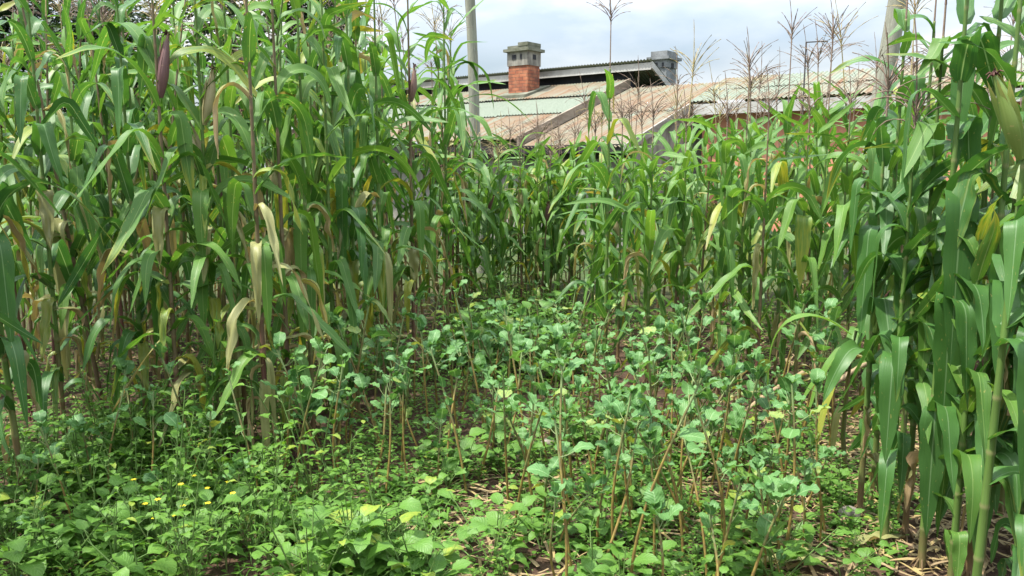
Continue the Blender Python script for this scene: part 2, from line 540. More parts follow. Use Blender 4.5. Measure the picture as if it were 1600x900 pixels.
def soil_material():
    t = NT('soil')
    tc = t.node('ShaderNodeTexCoord')
    p = tc.outputs['Object']
    n1 = t.noise(p, 1.3, 5.0)
    n2 = t.noise(p, 14.0, 5.0, 0.65)
    n3 = t.noise(p, 70.0, 3.0)
    c = t.mix(t.ramp(n1, [(0.35, 0.0), (0.65, 1.0)]), (0.040, 0.024, 0.016), (0.070, 0.043, 0.028))
    c = t.mix(t.ramp(n2, [(0.45, 0.0), (0.7, 0.7)]), c, (0.105, 0.07, 0.042))
    c = t.mix(t.ramp(n3, [(0.62, 0.0), (0.72, 0.5)]), c, (0.22, 0.17, 0.10))
    far = t.node('ShaderNodeVectorMath', operation='LENGTH')
    t.l.new(p, far.inputs[0])
    c = t.mix(t.ramp(t.math('DIVIDE', far.outputs['Value'], 60.0), [(0.13, 0.0), (0.2, 1.0)]), c,
              t.mix(t.ramp(n1, [(0.3, 0.0), (0.7, 1.0)]), (0.03, 0.055, 0.016), (0.06, 0.075, 0.026)))
    h = t.math('ADD', t.math('MULTIPLY', n2, 0.7), t.math('MULTIPLY', n3, 0.35))
    return t.finish(t.principled(c, 0.95, 0.15, t.bump(h, 0.9, 0.03)))


def roof_material(name, band):
    """old painted corrugated iron: faded green paint gone to rust in places"""
    t = NT(name)
    tc = t.node('ShaderNodeTexCoord')
    uv = tc.outputs['UV']
    n1 = t.noise(uv, 0.55, 5.0, 0.6)
    mp = t.node('ShaderNodeMapping')
    mp.inputs['Scale'].default_value = (5.0, 0.55, 1)
    t.l.new(uv, mp.inputs['Vector'])
    n2 = t.noise(mp.outputs[0], 1.0, 6.0, 0.65)
    n3 = t.noise(uv, 11.0, 4.0)
    green = t.mix(t.ramp(n3, [(0.3, 0.0), (0.7, 1.0)]), (0.14, 0.17, 0.125), (0.18, 0.205, 0.158))
    rust = t.mix(t.ramp(n2, [(0.3, 0.0), (0.7, 1.0)]), (0.205, 0.130, 0.072), (0.155, 0.082, 0.040))
    pale = t.mix(t.ramp(n2, [(0.35, 0.0), (0.65, 1.0)]), (0.18, 0.165, 0.118), rust)
    f = t.math('ADD', t.math('MULTIPLY', n1, 0.6), t.math('MULTIPLY', n2, 0.4))
    c = t.mix(t.ramp(f, [(0.47 - band * 0.35, 0.0), (0.57 - band * 0.35, 1.0)]), green, pale)
    return t.finish(t.principled(c, 0.7, 0.3, t.bump(n3, 0.2, 0.004)))


def brick_material():
    t = NT('brick')
    tc = t.node('ShaderNodeTexCoord')
    b = t.node('ShaderNodeTexBrick')
    t.l.new(tc.outputs['UV'], b.inputs['Vector'])
    b.inputs['Color1'].default_value = (0.33, 0.115, 0.06, 1)
    b.inputs['Color2'].default_value = (0.20, 0.065, 0.04, 1)
    b.inputs['Mortar'].default_value = (0.13, 0.07, 0.05, 1)
    b.inputs['Scale'].default_value = 1.0
    b.inputs['Brick Width'].default_value = 0.235
    b.inputs['Row Height'].default_value = 0.085
    b.inputs['Mortar Size'].default_value = 0.009
    b.inputs['Bias'].default_value = -0.1
    n = t.noise(tc.outputs['UV'], 6.0, 5.0)
    c = t.mix(t.ramp(n, [(0.45, 0.0), (0.75, 0.6)]), b.outputs['Color'], (0.46, 0.22, 0.12))
    c = t.mix(t.ramp(t.noise(tc.outputs['UV'], 2.2, 4.0), [(0.48, 0.0), (0.68, 0.7)]), c, (0.09, 0.05, 0.04))
    hh = t.math('SUBTRACT', 1.0, b.outputs['Fac'])
    return t.finish(t.principled(c, 0.9, 0.2, t.bump(hh, 0.7, 0.012)))


M['soil'] = soil_material()
M['roof_green'] = roof_material('roof_green', -0.35)
M['roof_mixed'] = roof_material('roof_mixed', 0.04)
M['roof_rust'] = roof_material('roof_rust', 0.25)
M['brick'] = brick_material()

# ------------------------------------------------------------------ ground
gx = np.sinh(np.linspace(-5.2, 5.2, 181)) / math.sinh(5.2) * 420
gy = gx + 6.0
X, Y = np.meshgrid(gx, gy, indexing='ij')
fade = np.clip(1.4 - np.hypot(X, Y - 6) / 30, 0, 1)
Z = (0.022 * np.sin(1.7 * X + 0.6) * np.cos(1.3 * Y) + 0.015 * np.sin(3.9 * X - 2.3 * Y)) * fade
nn = len(gx)
i, j = np.meshgrid(np.arange(nn - 1), np.arange(nn - 1), indexing='ij')
q = i * nn + j
mb = MB()
mb.add(np.stack([X, Y, Z], -1), np.stack([q, q + nn, q + nn + 1, q + 1], -1))
g = mb.build('ground', M['soil'])
tag(g, 'brown soil of the vegetable plot', 'ground', kind='structure')

# ------------------------------------------------------------------ the house
RU = Vector((math.cos(rad(38)), -math.sin(rad(38)), 0))
RV = Vector((-math.sin(rad(38)), -math.cos(rad(38)), 0))
R0 = Vector((2.9, 20.5, 0))


def H(u, v, z):
    p = R0 + RU * u + RV * v
    return (p.x, p.y, z)


def hbox(mb, u0, u1, v0, v1, z0, z1):
    return mb.hexa([H(u0, v1, z0), H(u1, v1, z0), H(u1, v0, z0), H(u0, v0, z0), H(u0, v1, z1), H(u1, v1, z1), H(u1, v0, z1), H(u0, v0, z1)],
                   (u1 - u0, v1 - v0, z1 - z0))


def slope(mb, u0, u1, v0, z0, v1, z1, rows, lift=0.008, amp=0.014, pitch=0.09, ragged=0.02, seed=1):
    """corrugated sheets laid in rows between (v0, z0) and (v1, z1); each row laps over the row below"""
    rng = np.random.default_rng(seed)
    step = pitch / 6
    nu = int((u1 - u0) / step) + 1
    us = np.linspace(u0, u1, nu)
    sheet = np.floor((us - u0) / 0.75).astype(int)
    for r in range(rows):
        f0, f1 = r / rows, min(1.0, (r + 1) / rows + 0.03)
        jit = rng.normal(0, ragged, sheet.max() + 2)[sheet]
        nv = 4
        V = np.zeros((nu, nv, 3))
        UV = np.zeros((nu, nv, 2))
        for k in range(nv):
            f = f0 + (f1 - f0) * k / (nv - 1) + (jit if k == nv - 1 else 0) / max(abs(v1 - v0), 0.1)
            v = v0 + (v1 - v0) * f
            z = z0 + (z1 - z0) * f + amp * np.sin(us / pitch * 2 * math.pi) + (rows - r) * lift + (lift * 1.5 * (k / (nv - 1)))
            p = np.array(R0)[None] + np.outer(us, np.array(RU)) + np.outer(np.broadcast_to(v, us.shape), np.array(RV))
            V[:, k] = p
            V[:, k, 2] = z
            UV[:, k, 0] = us
            UV[:, k, 1] = v
        a, b = np.meshgrid(np.arange(nu - 1), np.arange(nv - 1), indexing='ij')
        qq = a * nv + b
        Q = np.stack([qq, qq + 1, qq + nv + 1, qq + nv], -1).reshape(-1, 4)
        mb.add(V, Q, None, UV.reshape(-1, 2)[Q.ravel()])
    return mb


house = empty('old_house', H(0, 0, 0))
tag(house, 'old house with faded green and rusty corrugated roof behind the maize', 'house')


def hpart(mb, name, mat, parent=None, smooth=False):
    o = mb.build(name, mat, None, smooth)
    par = parent or house
    o.parent = par
    o.matrix_parent_inverse = par.matrix_world.inverted() if par.name in bpy.context.view_layer.objects else o.matrix_parent_inverse
    return o


bpy.context.view_layer.update()
RIDGE, EAVE, VE = 3.70, 2.18, 4.45
sl = (RIDGE - EAVE) / VE
# near slope, three rows that weathered differently
zt = lambda v: RIDGE - sl * v
rf = hpart(slope(MB(), -9.5, 0.0, 1.35, zt(1.35), 2.75, zt(2.75), 1, seed=3, lift=0.014), 'roof', M['roof_green'])
hpart(slope(MB(), -9.5, 0.0, 0.0, zt(0), 1.38, zt(1.38), 1, seed=4, lift=0.026), 'roof', M['roof_mixed'])
hpart(slope(MB(), -9.5, 0.0, 2.72, zt(2.72), VE + 0.05, zt(VE + 0.05), 1, seed=5, lift=0.002), 'roof', M['roof_rust'])
# raised far slope with fascia, barge board and dark sheets coloured as the vent gap's shade
hpart(slope(MB(), -9.5, 0.66, 0.10, 4.15, -4.4, 4.15 - 0.47 * 4.5, 2, seed=6), 'upper_roof', M['roof_green'])
fb = MB()
hbox(fb, -9.5, 0.62, 0.0, 0.03, 3.93, 4.10)
hpart(fb, 'fascia_board', M['fascia'])
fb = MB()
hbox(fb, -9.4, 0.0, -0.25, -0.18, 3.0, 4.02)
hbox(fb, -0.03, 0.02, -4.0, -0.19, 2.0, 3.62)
hpart(fb, 'vent_gap_shade', M['dark_gap'])


def sloped_board(u0, u1, v0, z0, v1, z1, t):
    P = [H(u0, v1, z1 - t), H(u1, v1, z1 - t), H(u1, v0, z0 - t), H(u0, v0, z0 - t), H(u0, v1, z1), H(u1, v1, z1), H(u1, v0, z0), H(u0, v0, z0)]
    return MB().hexa(P, (u1 - u0, abs(v1 - v0), t))


hpart(sloped_board(0.62, 0.66, 0.02, 4.12, -1.6, 4.12 - 0.47 * 1.62, 0.16), 'barge_board', M['fascia'])
hpart(sloped_board(0.0, 0.05, 0.0, RIDGE + 0.06, VE + 0.1, EAVE + 0.04, 0.22), 'barge_board', M['barge'])
# rusty lower roof right of the barge board
zb = lambda v: 3.52 - 0.34 * v
hpart(slope(MB(), 0.06, 2.55, 0.05, zb(0.05), 2.3, zb(2.3), 1, seed=8, lift=0.012), 'roof', M['roof_rust'])
hpart(slope(MB(), 0.06, 2.55, 2.25, zb(2.25), VE + 0.15, zb(VE + 0.15), 1, seed=9), 'roof', M['roof_rust'])
hpart(sloped_board(2.56, 2.61, 1.9, zb(1.9) + 0.05, VE + 0.15, zb(VE + 0.15) + 0.05, 0.17), 'barge_board', M['timber'])
# the long wing on the other side
hpart(slope(MB(), 2.5, 14.0, 0.0, 3.58, 1.85, 2.93, 2, seed=10), 'roof', M['roof_mixed'])
hpart(slope(MB(), 2.5, 14.0, -0.02, 3.58, -2.0, 2.93, 2, seed=11), 'roof', M['roof_green'])
fb = MB()
hbox(fb, 2.62, 13.9, 1.80, 1.83, 2.68, 2.90)
hpart(fb, 'fascia_board', M['fascia'])
wb = MB()
hbox(wb, 2.7, 13.8, 1.35, 1.50, 0, 2.80)
hpart(wb, 'wall', M['plaster'])
wb = MB()
hbox(wb, -9.3, -0.1, 3.95, 4.1, -0.3, 2.12)
hbox(wb, -0.1, 2.45, 3.95, 4.1, -0.3, 1.98)
zt1, zt2 = 3.52 - 0.34 * 0.3 - 0.06, 3.52 - 0.34 * 3.95 - 0.06
wb.hexa([H(2.30, 3.95, -0.3), H(2.47, 3.95, -0.3), H(2.47, 0.3, -0.3), H(2.30, 0.3, -0.3), H(2.30, 3.95, zt2), H(2.47, 3.95, zt2), H(2.47, 0.3, zt1), H(2.30, 0.3, zt1)], (0.17, 3.65, 2.3))
hbox(wb, -9.3, -9.15, -4.2, 3.95, -0.3, 2.1)
hpart(wb, 'wall', M['concrete'])
gb = MB()
hbox(gb, -9.5, 2.6, VE + 0.0, VE + 0.12, 1.86, 2.02)
hpart(gb, 'gutter', M['gutter'])
sb = MB()
hbox(sb, -9.3, 2.5, 4.12, 4.14, 1.75, 1.92)
hpart(sb, 'soffit_board', M['gutter'])

def chimney(u, v, su, sv, z0, zb_, zc, zt_, brick, name='chimney'):
    c = MB()
    hbox(c, u - su / 2, u + su / 2, v - sv / 2, v + sv / 2, z0, zb_)
    o = hpart(c, name, M['brick'] if brick else M['concrete_grey'])
    bpy.context.view_layer.update()
    k = MB()
    e = 0.025
    hbox(k, u - su / 2 - e, u + su / 2 + e, v - sv / 2 - e, v + sv / 2 + e, zb_ - 0.005, zc)
    hpart(k, 'collar', M['concrete'] if brick else M['concrete_grey'], o)
    k = MB()
    for a, b, wu, wv in ((-0.10, sv / 2 + e, 0.13, 0.02), (0.12, sv / 2 + e, 0.05, 0.02), (su / 2 + e, 0.0, 0.02, 0.13)):
        hbox(k, u + a - wu / 2, u + a + wu / 2, v + b - wv / 2, v + b + wv / 2 + 0.004, zc - 0.20, zc - 0.08)
    hpart(k, 'smoke_hole', M['dark_gap'], o)
    k = MB()
    e = 0.10
    hbox(k, u - su / 2 - e, u + su / 2 + e, v - sv / 2 - e, v + sv / 2 + e, zc, zc + 0.07)
    e = 0.02
    hbox(k, u - su / 2 - e, u + su / 2 + e, v - sv / 2 - e, v + sv / 2 + e, zc + 0.07, zt_)
    if brick:
        hbox(k, u + 0.02, u + su / 2 + e, v - sv / 2 - e - .01, v + sv / 2 + e + .01, zt_ - 0.02, zt_ + 0.07)
    hpart(k, 'chimney_cap', M['concrete_mossy'] if brick else M['concrete_grey'], o)
    return o


ch = chimney(-2.72, 0.72, 0.62, 0.52, 3.2, 4.18, 4.53, 4.68, True)
k = MB()
P0 = 3.36
k.hexa([H(-3.2, 1.28, P0 - 0.16), H(-2.25, 1.28, P0 - 0.16), H(-2.25, 0.18, P0 + 0.1), H(-3.2, 0.18, P0 + 0.1),
        H(-3.2, 1.28, P0 + 0.05), H(-2.25, 1.28, P0 + 0.05), H(-2.25, 0.18, P0 + 0.36), H(-3.2, 0.18, P0 + 0.36)], (0.95, 1.1, 0.2))
hpart(k, 'plinth', M['concrete_mossy'], ch)
chimney(0.36, -1.15, 0.42, 0.54, 2.8, 4.08, 4.27, 4.48, False)

# thin pipe with a short arm standing beside the house
Yp = 14.5
xp = x_at(1258, Yp, 100)
mb = MB()
mb.tube([(xp, Yp, 0), (xp, Yp, 1.5), (xp, Yp, height_at(66, Yp))], 0.015, 8)
mb.tube([(xp, Yp, height_at(66, Yp)), (xp + 0.2, Yp + .01, height_at(66, Yp) + .012), (xp + 0.38, Yp + 0.02, height_at(66, Yp) + 0.02)], 0.011, 8)
tag(mb.build('vent_pipe', M['pipe']), 'thin dark pipe with a short side arm rising before the roof', 'pipe')


def pole(px0, py0, px1, py1, Yd, r, label):
    x0, x1 = x_at(px0, Yd, py0), x_at(px1, Yd, py1)
    z0, z1 = height_at(py0, Yd), height_at(py1, Yd)
    sx = (x1 - x0) / (z1 - z0)
    xb = x1 - sx * z1
    pts, rr = [], []
    for q_ in range(15):
        z = -0.2 + q_ * 0.42
        pts.append((xb + sx * z + 0.008 * math.sin(z * 2.3), Yd + 0.006 * math.cos(z * 1.7), z))
        rr.append(r * (1.12 - 0.035 * z) * (1 + 0.03 * math.sin(z * 5)))
    mb = MB()
    mb.tube(pts, rr, 14)
    tag(mb.build('wooden_pole', M['pole']), label, 'pole', 'wooden poles among the maize')


pole(734, 0, 746, 270, 12.0, 0.075, 'slim weathered wooden pole standing before the chimney house and leaning slightly')
pole(1402, 0, 1386, 100, 9.6, 0.105, 'thicker grey wooden pole rising out of the maize before the terracotta wall')


# ------------------------------------------------------------------ trees far behind
def far_tree(x, y, h, r, seed, label):
    rng = np.random.default_rng(seed)
    t = empty('broadleaf_tree', (x, y, 0))
    tag(t, label, 'tree', 'dark trees behind the maize')
    tb = MB()
    tb.tube([(0, 0, -0.2), (0.1, 0.05, h * 0.25), (0.0, 0.2, h * 0.5), (0.15, 0.1, h * 0.8)], [0.3, 0.24, 0.17, 0.06], 9)
    cents = []
    for k in range(16):
        az = rng.random() * 6.28
        zz = h * (0.30 + 0.62 * rng.random())
        rr = r * (0.45 + 0.5 * rng.random()) * (1.15 - 0.5 * abs(zz / h - 0.55) * 2)
        c = np.array([rr * math.cos(az), rr * math.sin(az), zz])
        s0 = np.array([0.05, 0.1, zz * 0.7])
        tb.tube([s0, 0.5 * (s0 + c) + [0, 0, 0.25], c], [0.09, 0.055, 0.02], 6)
        cents.append(c)
    tb.build('trunk', M['bark'], t)
    P = []
    for c in cents:
        n_ = 520
        d = rng.normal(size=(n_, 3))
        d /= np.linalg.norm(d, axis=1, keepdims=True)
        P.append(c + d * (r * 0.42 * rng.random((n_, 1)) ** 0.45) * [1, 1, 0.75])
    P = np.concatenate(P)
    K = len(P)
    cb = MB()
    cb.leaves(P=P, az=rng.random(K) * 6.28, L=rng.uniform(0.18, 0.38, K), Wd=rng.uniform(0.11, 0.20, K), e0=rng.uniform(-0.6, 0.8, K),
              e1=rng.uniform(-1.2, 0.2, K), prof=prof_ovate, n=3, m=3, rng=rng)
    cb.build('crown', M['tree'], t)


far_tree(-8.2, 24.0, 8.3, 3.3, 1, 'dark bushy tree behind the tall maize, widest of the trees')
far_tree(-13.0, 25.0, 7.4, 3.2, 2, 'dark tree behind the maize near the picture edge')
far_tree(-17.5, 22.0, 7.0, 3.4, 3, 'dark rounded tree behind the densest maize, mostly hidden')


# ------------------------------------------------------------------ maize
def stalk_path(h, lean, bend, z):
    f = z / max(h, 0.1)
    return np.stack([lean[0] * z + bend[0] * f * f * h, lean[1] * z + bend[1] * f * f * h, z], -1)


def make_tassel(mb, base, d, rng, size=1.0, droop=0.5, nb=11):
    d = np.asarray(d, float)
    d = d / np.linalg.norm(d)
    side = np.cross(d, [0.3, 0.9, 0.1])
    side /= np.linalg.norm(side)
    oth = np.cross(d, side)
    n = 8
    s = np.linspace(0, 1, n)
    Ls = 0.34 * size
    pts = base + np.outer(s * Ls, d) + np.outer(0.03 * s ** 2, side)
    rr = 0.0042 * (1 - 0.55 * s) * (1 + 0.35 * np.cos(np.arange(n) * math.pi))
    mb.tube(pts, rr, 4)
    for k in range(nb):
        az = k * 2.4 + rng.random()
        o = base + d * (0.015 + 0.085 * size * k / nb)
        out = side * math.cos(az) + oth * math.sin(az)
        L = size * rng.uniform(0.15, 0.26)
        e0 = rng.uniform(0.75, 1.15)
        e1 = e0 - droop * rng.uniform(0.7, 2.0)
        m = 7
        el = e0 + (e1 - e0) * np.linspace(0, 1, m)
        seg = np.outer(np.cos(el), out) + np.outer(np.sin(el), d)
        pts = o + np.concatenate([np.zeros((1, 3)), np.cumsum(seg[:-1] * L / (m - 1), axis=0)])
        mb.tube(pts, 0.0031 * (1 + 0.4 * np.cos(np.arange(m) * math.pi)) * np.linspace(1, 0.6, m), 3)


def make_ear(par, pos, az, tilt, L, r, kind, rng, silk=True):
    """cob in its husk, leaning out from the stalk"""
    d = np.array([math.cos(az) * math.sin(tilt), math.sin(az) * math.sin(tilt), math.cos(tilt)])
    n, sides = 14, 14
    s = np.linspace(0, 1, n)
    rad_ = r * (0.35 + 0.65 * np.clip(s * 3.2, 0, 1) ** 0.8) * np.clip(1 - np.clip((s - 0.32) / 0.68, 0, 1) ** 1.9 * 0.9, 0.06, 1)
    side = np.cross(d, [0.2, 0.1, 1.0])
    side /= np.linalg.norm(side)
    pts = pos + np.outer(s * L, d) + np.outer(-0.05 * L * np.sin(s * 3), side)
    mb = MB()
    data = np.zeros((n, 4))
    data[:, 0] = 0.12 + 0.32 * s ** 3 if kind != 'husk_green' else 0.25 * s ** 4
    data[:, 1] = rng.random()
    data[:, 3] = s
    mb.tube(pts, rad_, sides, data)
    for k in range(5):                                   # overlapping husk leaves, their points free
        a2 = k * 1.26 + rng.random()
        e2 = np.cross(d, side)
        o = pos + (side * math.cos(a2) + e2 * math.sin(a2)) * r * 0.75 + d * L * 0.12
        mb.leaves(P=o, az=math.atan2(d[1], d[0]) + rng.normal(0, 0.15), L=L * rng.uniform(0.7, 1.0), Wd=r * 1.5,
                  e0=math.asin(max(-1, min(1, d[2]))) + 0.02, e1=math.asin(max(-1, min(1, d[2]))) + rng.normal(-0.05, 0.2), a=0.6, b=1.0, fold=0.5, wave=0.05,
                  prof=prof_lance, n=7, m=5, dry=0.1, tipdry=0.45, rng=rng)
    o = mb.build('ear', M[kind], par)
    if silk:
        sm = MB()
        tip = pos + d * L * 0.97
        for k in range(14):
            dd = d * 0.6 + rng.normal(0, 0.5, 3)
            dd /= np.linalg.norm(dd)
            l_ = rng.uniform(0.02, 0.045)
            sm.tube([tip, tip + dd * l_ * 0.6, tip + dd * l_ + [0, 0, -0.014]], [0.004, 0.003, 0.0012], 3)
        sm.build('silk', M['silk'], o)
    return o


def make_maize(x, y, h, seed, near, lean=(0, 0), bend=(0, 0), tone='maize', purple=False, tassel='tassel', ears=(), dryness=0.3,
               extra=(), nleaf=None, size=1.0, phi=None, tdroop=0.5, spread=1.0, rnd_c=None, skip_low=0.0, tsize=1.0, ped=0.14):
    rng = np.random.default_rng(seed)
    root = empty('maize_plant', (x, y, gz(x, y)))
    bend = np.asarray(bend, float)
    # stalk with nodes
    nn_ = int(h / 0.17)
    zs, rr, data = [], [], []
    r0 = 0.0135 * size * (1.0 if not near else 1.05)
    for k in range(nn_ + 1):
        z = h * k / nn_
        r = r0 * (1 - 0.62 * (z / h) ** 1.3)
        for dz, kr, nd in ((-0.012, 1.0, 0), (0.0, 1.17, 1), (0.012, 1.02, 0)):
            zz = min(max(z + dz, -0.05 if k == 0 else 0), h)
            zs.append(zz + (0.0005 * len(zs) if k == nn_ else 0))
            rr.append(r * kr)
            data.append((np.clip(0.62 + 0.4 * dryness - (1.1 + 1.3 * (1 - dryness)) * z / h, 0.0, 0.9), nd, 0, z / h))
    zs = np.array(zs)
    mb = MB()
    mb.tube(stalk_path(h, lean, bend, zs), rr, 8 if near else 6, data)
    # prop roots
    if near:
        for k in range(6):
            a_ = k * 1.05 + rng.random() * 0.5
            mb.tube([(0, 0, 0.07), (0.03 * math.cos(a_), 0.03 * math.sin(a_), 0.03), (0.06 * math.cos(a_), 0.06 * math.sin(a_), -0.03)], [0.004, 0.004, 0.003], 4,
                    [(0.9, 0, 0, 0)] * 3)
    mb.build('stalk', M['stalk_purple' if purple else 'stalk'], root)
    # leaves
    nl = nleaf or int(rng.integers(15, 20))
    ph = rng.random() * 6.28 if phi is None else phi
    f = np.linspace(0.10 + skip_low, 0.985, nl)
    K = nl
    zl = f * h
    P = stalk_path(h, lean, bend, zl)
    az = ph + math.pi * (np.arange(K) % 2) + rng.normal(0, 0.5, K)
    mid = np.exp(-((f - 0.58) / 0.36) ** 2)
    L = (0.36 + 0.36 * mid) * rng.uniform(0.75, 1.15, K) * size * spread
    Wd = (0.048 + 0.036 * mid) * rng.uniform(0.8, 1.15, K) * size
    e0 = np.radians(rng.uniform(48, 74, K) - 8 * (f < 0.4))
    kind = rng.random(K) * 0.75
    e1 = np.where(kind < 0.5, np.radians(rng.uniform(-85, -45, K)), np.radians(rng.uniform(-60, 5, K)))
    e1 = np.where(f > 0.86, np.radians(rng.uniform(-50, 45, K)), e1)
    a_ = np.where(kind < 0.35, rng.uniform(0.12, 0.38, K), 0.05)
    b_ = np.where(kind < 0.35, a_ + rng.uniform(0.10, 0.28, K), rng.uniform(0.65, 1.0, K))
    # lower leaves wither
    low = np.clip((0.40 - f) / 0.30, 0, 1)
    wither = (rng.random(K) < low * (0.22 + 0.75 * dryness)) | (rng.random(K) < 0.17 * dryness)
    dry = np.where(wither, rng.uniform(0.6, 1.0, K), np.where(rng.random(K) < 0.13 + 0.25 * low, rng.uniform(0.15, 0.42, K), 0.0))
    e1 = np.where(wither, np.radians(rng.uniform(-90, -75, K)), e1)
    e0 = np.where(wither, np.radians(rng.uniform(5, 55, K)), e0)
    a_ = np.where(wither, 0.03, a_)
    b_ = np.where(wither, rng.uniform(0.2, 0.75, K), b_)
    hangl = (~wither) & (f < 0.5)
    e1 = np.where(hangl, np.radians(rng.uniform(-89, -30, K)), e1)
    b_ = np.where(hangl, np.minimum(b_, a_ + rng.uniform(0.25, 0.7, K)), b_)
    Wd = np.where(wither, Wd * rng.uniform(0.4, 0.85, K), Wd)
    L = np.where(wither, L * 0.8, L)
    tip = np.where(rng.random(K) < 0.35, rng.uniform(0.1, 0.6, K), 0.0)
    tw = rng.normal(0, 0.8, K) * (1 + 1.2 * wither)
    dr = rng.normal(0, 0.5, K)
    if rnd_c is None:
        rnd_c = rng.uniform(0.25, 0.65)
    rn = np.clip(rnd_c + rng.normal(0, 0.24, K) + 0.30 * (f - 0.5), 0, 1)
    wv = np.where(wither, 0.35, rng.uniform(0.06, 0.20, K))
    cru = np.where(wither, 0.5, 0.0)
    fr = rng.uniform(2.5, 4.5, K)
    fo = np.where(wither, 0.9, 0.32)
    n_, m_ = (20, 7) if near else (10, 5)
    spec = dict(P=P, az=az, L=L, Wd=Wd, e0=e0, e1=e1, a=a_, b=b_, twist=tw, wave=wv, freq=fr, fold=fo, drift=dr, dry=dry, tipdry=tip, rnd=rn,
                crumple=cru, lobe=np.where(wither, 0.12, 0.045))
    mat = M[tone]
    if near:
        for k in range(K):
            lb = MB()
            lb.leaves(n=n_, m=m_, rng=rng, **{kk: vv[k] for kk, vv in spec.items()})
            o = lb.build('leaf', mat, root)
            if wither[k]:
                o['label'] = 'withered tan leaf'
        for ex in extra:
            ex = dict(ex)
            z = ex.pop('z')
            lb = MB()
            lb.leaves(P=stalk_path(h, lean, bend, np.array([z])), n=22, m=7, rng=rng, **ex)
            lb.build('leaf', mat, root)
    else:
        lb = MB()
        lb.leaves(n=n_, m=m_, rng=rng, **spec)
        lb.build('foliage', mat, root)
    for (fz, eaz, tilt, L_, r_, kd) in ears:
        make_ear(root, stalk_path(h, lean, bend, np.array([fz * h]))[0] + np.array([math.cos(eaz), math.sin(eaz), 0]) * 0.012, eaz, tilt, L_, r_, kd, rng)
    if tassel:
        tb = MB()
        top = stalk_path(h, lean, bend, np.array([h - 0.02, h]))
        d = top[1] - top[0]
        ext = top[1] + d / np.linalg.norm(d) * ped
        tb.tube([top[0], top[1], ext], [0.005, 0.0048, 0.004], 5)
        make_tassel(tb, ext, d, rng, rng.uniform(0.85, 1.15) * tsize, tdroop, int(rng.integers(10, 17)))
        tb.build('tassel', M[tassel], root)
    return root, int(wither.sum())


def in_poly(x, y, poly):
    c = False
    for k in range(len(poly)):
        x1, y1 = poly[k]
        x2, y2 = poly[k - 1]
        if (y1 > y) != (y2 > y) and x < (x2 - x1) * (y - y1) / (y2 - y1) + x1:
            c = not c
    return c


def scatter(poly, n, mind, seed, taken=()):
    rr = random.Random(seed)
    pts = list(taken)
    out = []
    xs = [p[0] for p in poly]
    ys = [p[1] for p in poly]
    tries = 0
    while len(out) < n and tries < 40000:
        tries += 1
        x, y = rr.uniform(min(xs), max(xs)), rr.uniform(min(ys), max(ys))
        if in_poly(x, y, poly) and all((x - a) ** 2 + (y - b) ** 2 > mind * mind for a, b in pts):
            pts.append((x, y))
            out.append((x, y))
    return out


MAIZE = []          # every plant that stands, for the kale and weeds to keep clear of
D = rad


def hang(z, az, L=0.75, Wd=0.10, e0=35, e1=-88, a=0.0, b=0.28, dry=0.0, tip=0.0, tw=0.0, wave=0.07, rnd=0.4, fold=0.15, drift=0.0, prof=prof_maize, crumple=0.0):
    return dict(z=z, az=D(az), L=L, Wd=Wd, e0=D(e0), e1=D(e1), a=a, b=b, dry=dry, tipdry=tip, twist=tw, wave=wave, rnd=rnd, fold=fold, drift=drift,
                prof=prof, crumple=crumple, lobe=0.045)


GL = 'maize plants along the front of the tall dark stand'
GC = 'close maize clump with broad drooping leaves'


def hero(px, py, h, seed, label, group='maize plants at the edge of the plot', **kw):
    x, y = ground(px, py)
    return hero_xy(x, y, h, seed, label, group, **kw)


def hero_xy(x, y, h, seed, label, group='maize plants at the edge of the plot', **kw):
    if group == GC:
        r_ = random.Random(seed)
        kw['spread'] = 0.74
        kw['extra'] = list(kw.get('extra', ())) + [hang(r_.uniform(0.35, 1.5), r_.uniform(-125, 30), r_.uniform(0.40, 0.60), r_.uniform(0.065, 0.095), r_.uniform(30, 72), a=r_.uniform(0, .2),
                                                        b=r_.uniform(.35, .9), e1=r_.uniform(-89, -55), rnd=r_.uniform(.3, .95), tip=r_.choice((0, 0, .4)), drift=r_.uniform(-.5, .5),
                                                        tw=r_.uniform(-1.1, 1.1), wave=.16, fold=r_.uniform(.1, .5)) for _ in range(5)]
    if group == GL:
        r_ = random.Random(seed)
        kw['extra'] = list(kw.get('extra', ())) + [hang(r_.uniform(0.45, 1.6), r_.choice((-1, 1)) * 90 + r_.uniform(-75, 75) - 30, r_.uniform(0.35, 0.6), r_.uniform(0.04, 0.075), r_.uniform(5, 55), b=r_.uniform(.15, .6),
                                                        e1=r_.uniform(-89, -65), dry=r_.choice((1.0, 1.0, 0.5, 0.4)), crumple=.35, wave=.3, rnd=r_.random()) for _ in range(6)]
        kw['extra'] += [hang(r_.uniform(0.4, 1.2), r_.uniform(-170, -10), r_.uniform(0.45, 0.65), r_.uniform(0.06, 0.085), r_.uniform(35, 65), b=r_.uniform(.4, .9), e1=r_.uniform(-89, -50), rnd=r_.random(),
                             tw=r_.uniform(-.8, .8), wave=.15, fold=.3, drift=r_.uniform(-.4, .4)) for _ in range(3)]
    o, w_ = make_maize(x, y, h, seed, True, **kw)
    tag(o, label, 'maize plant', group)
    MAIZE.append((x, y))
    return o


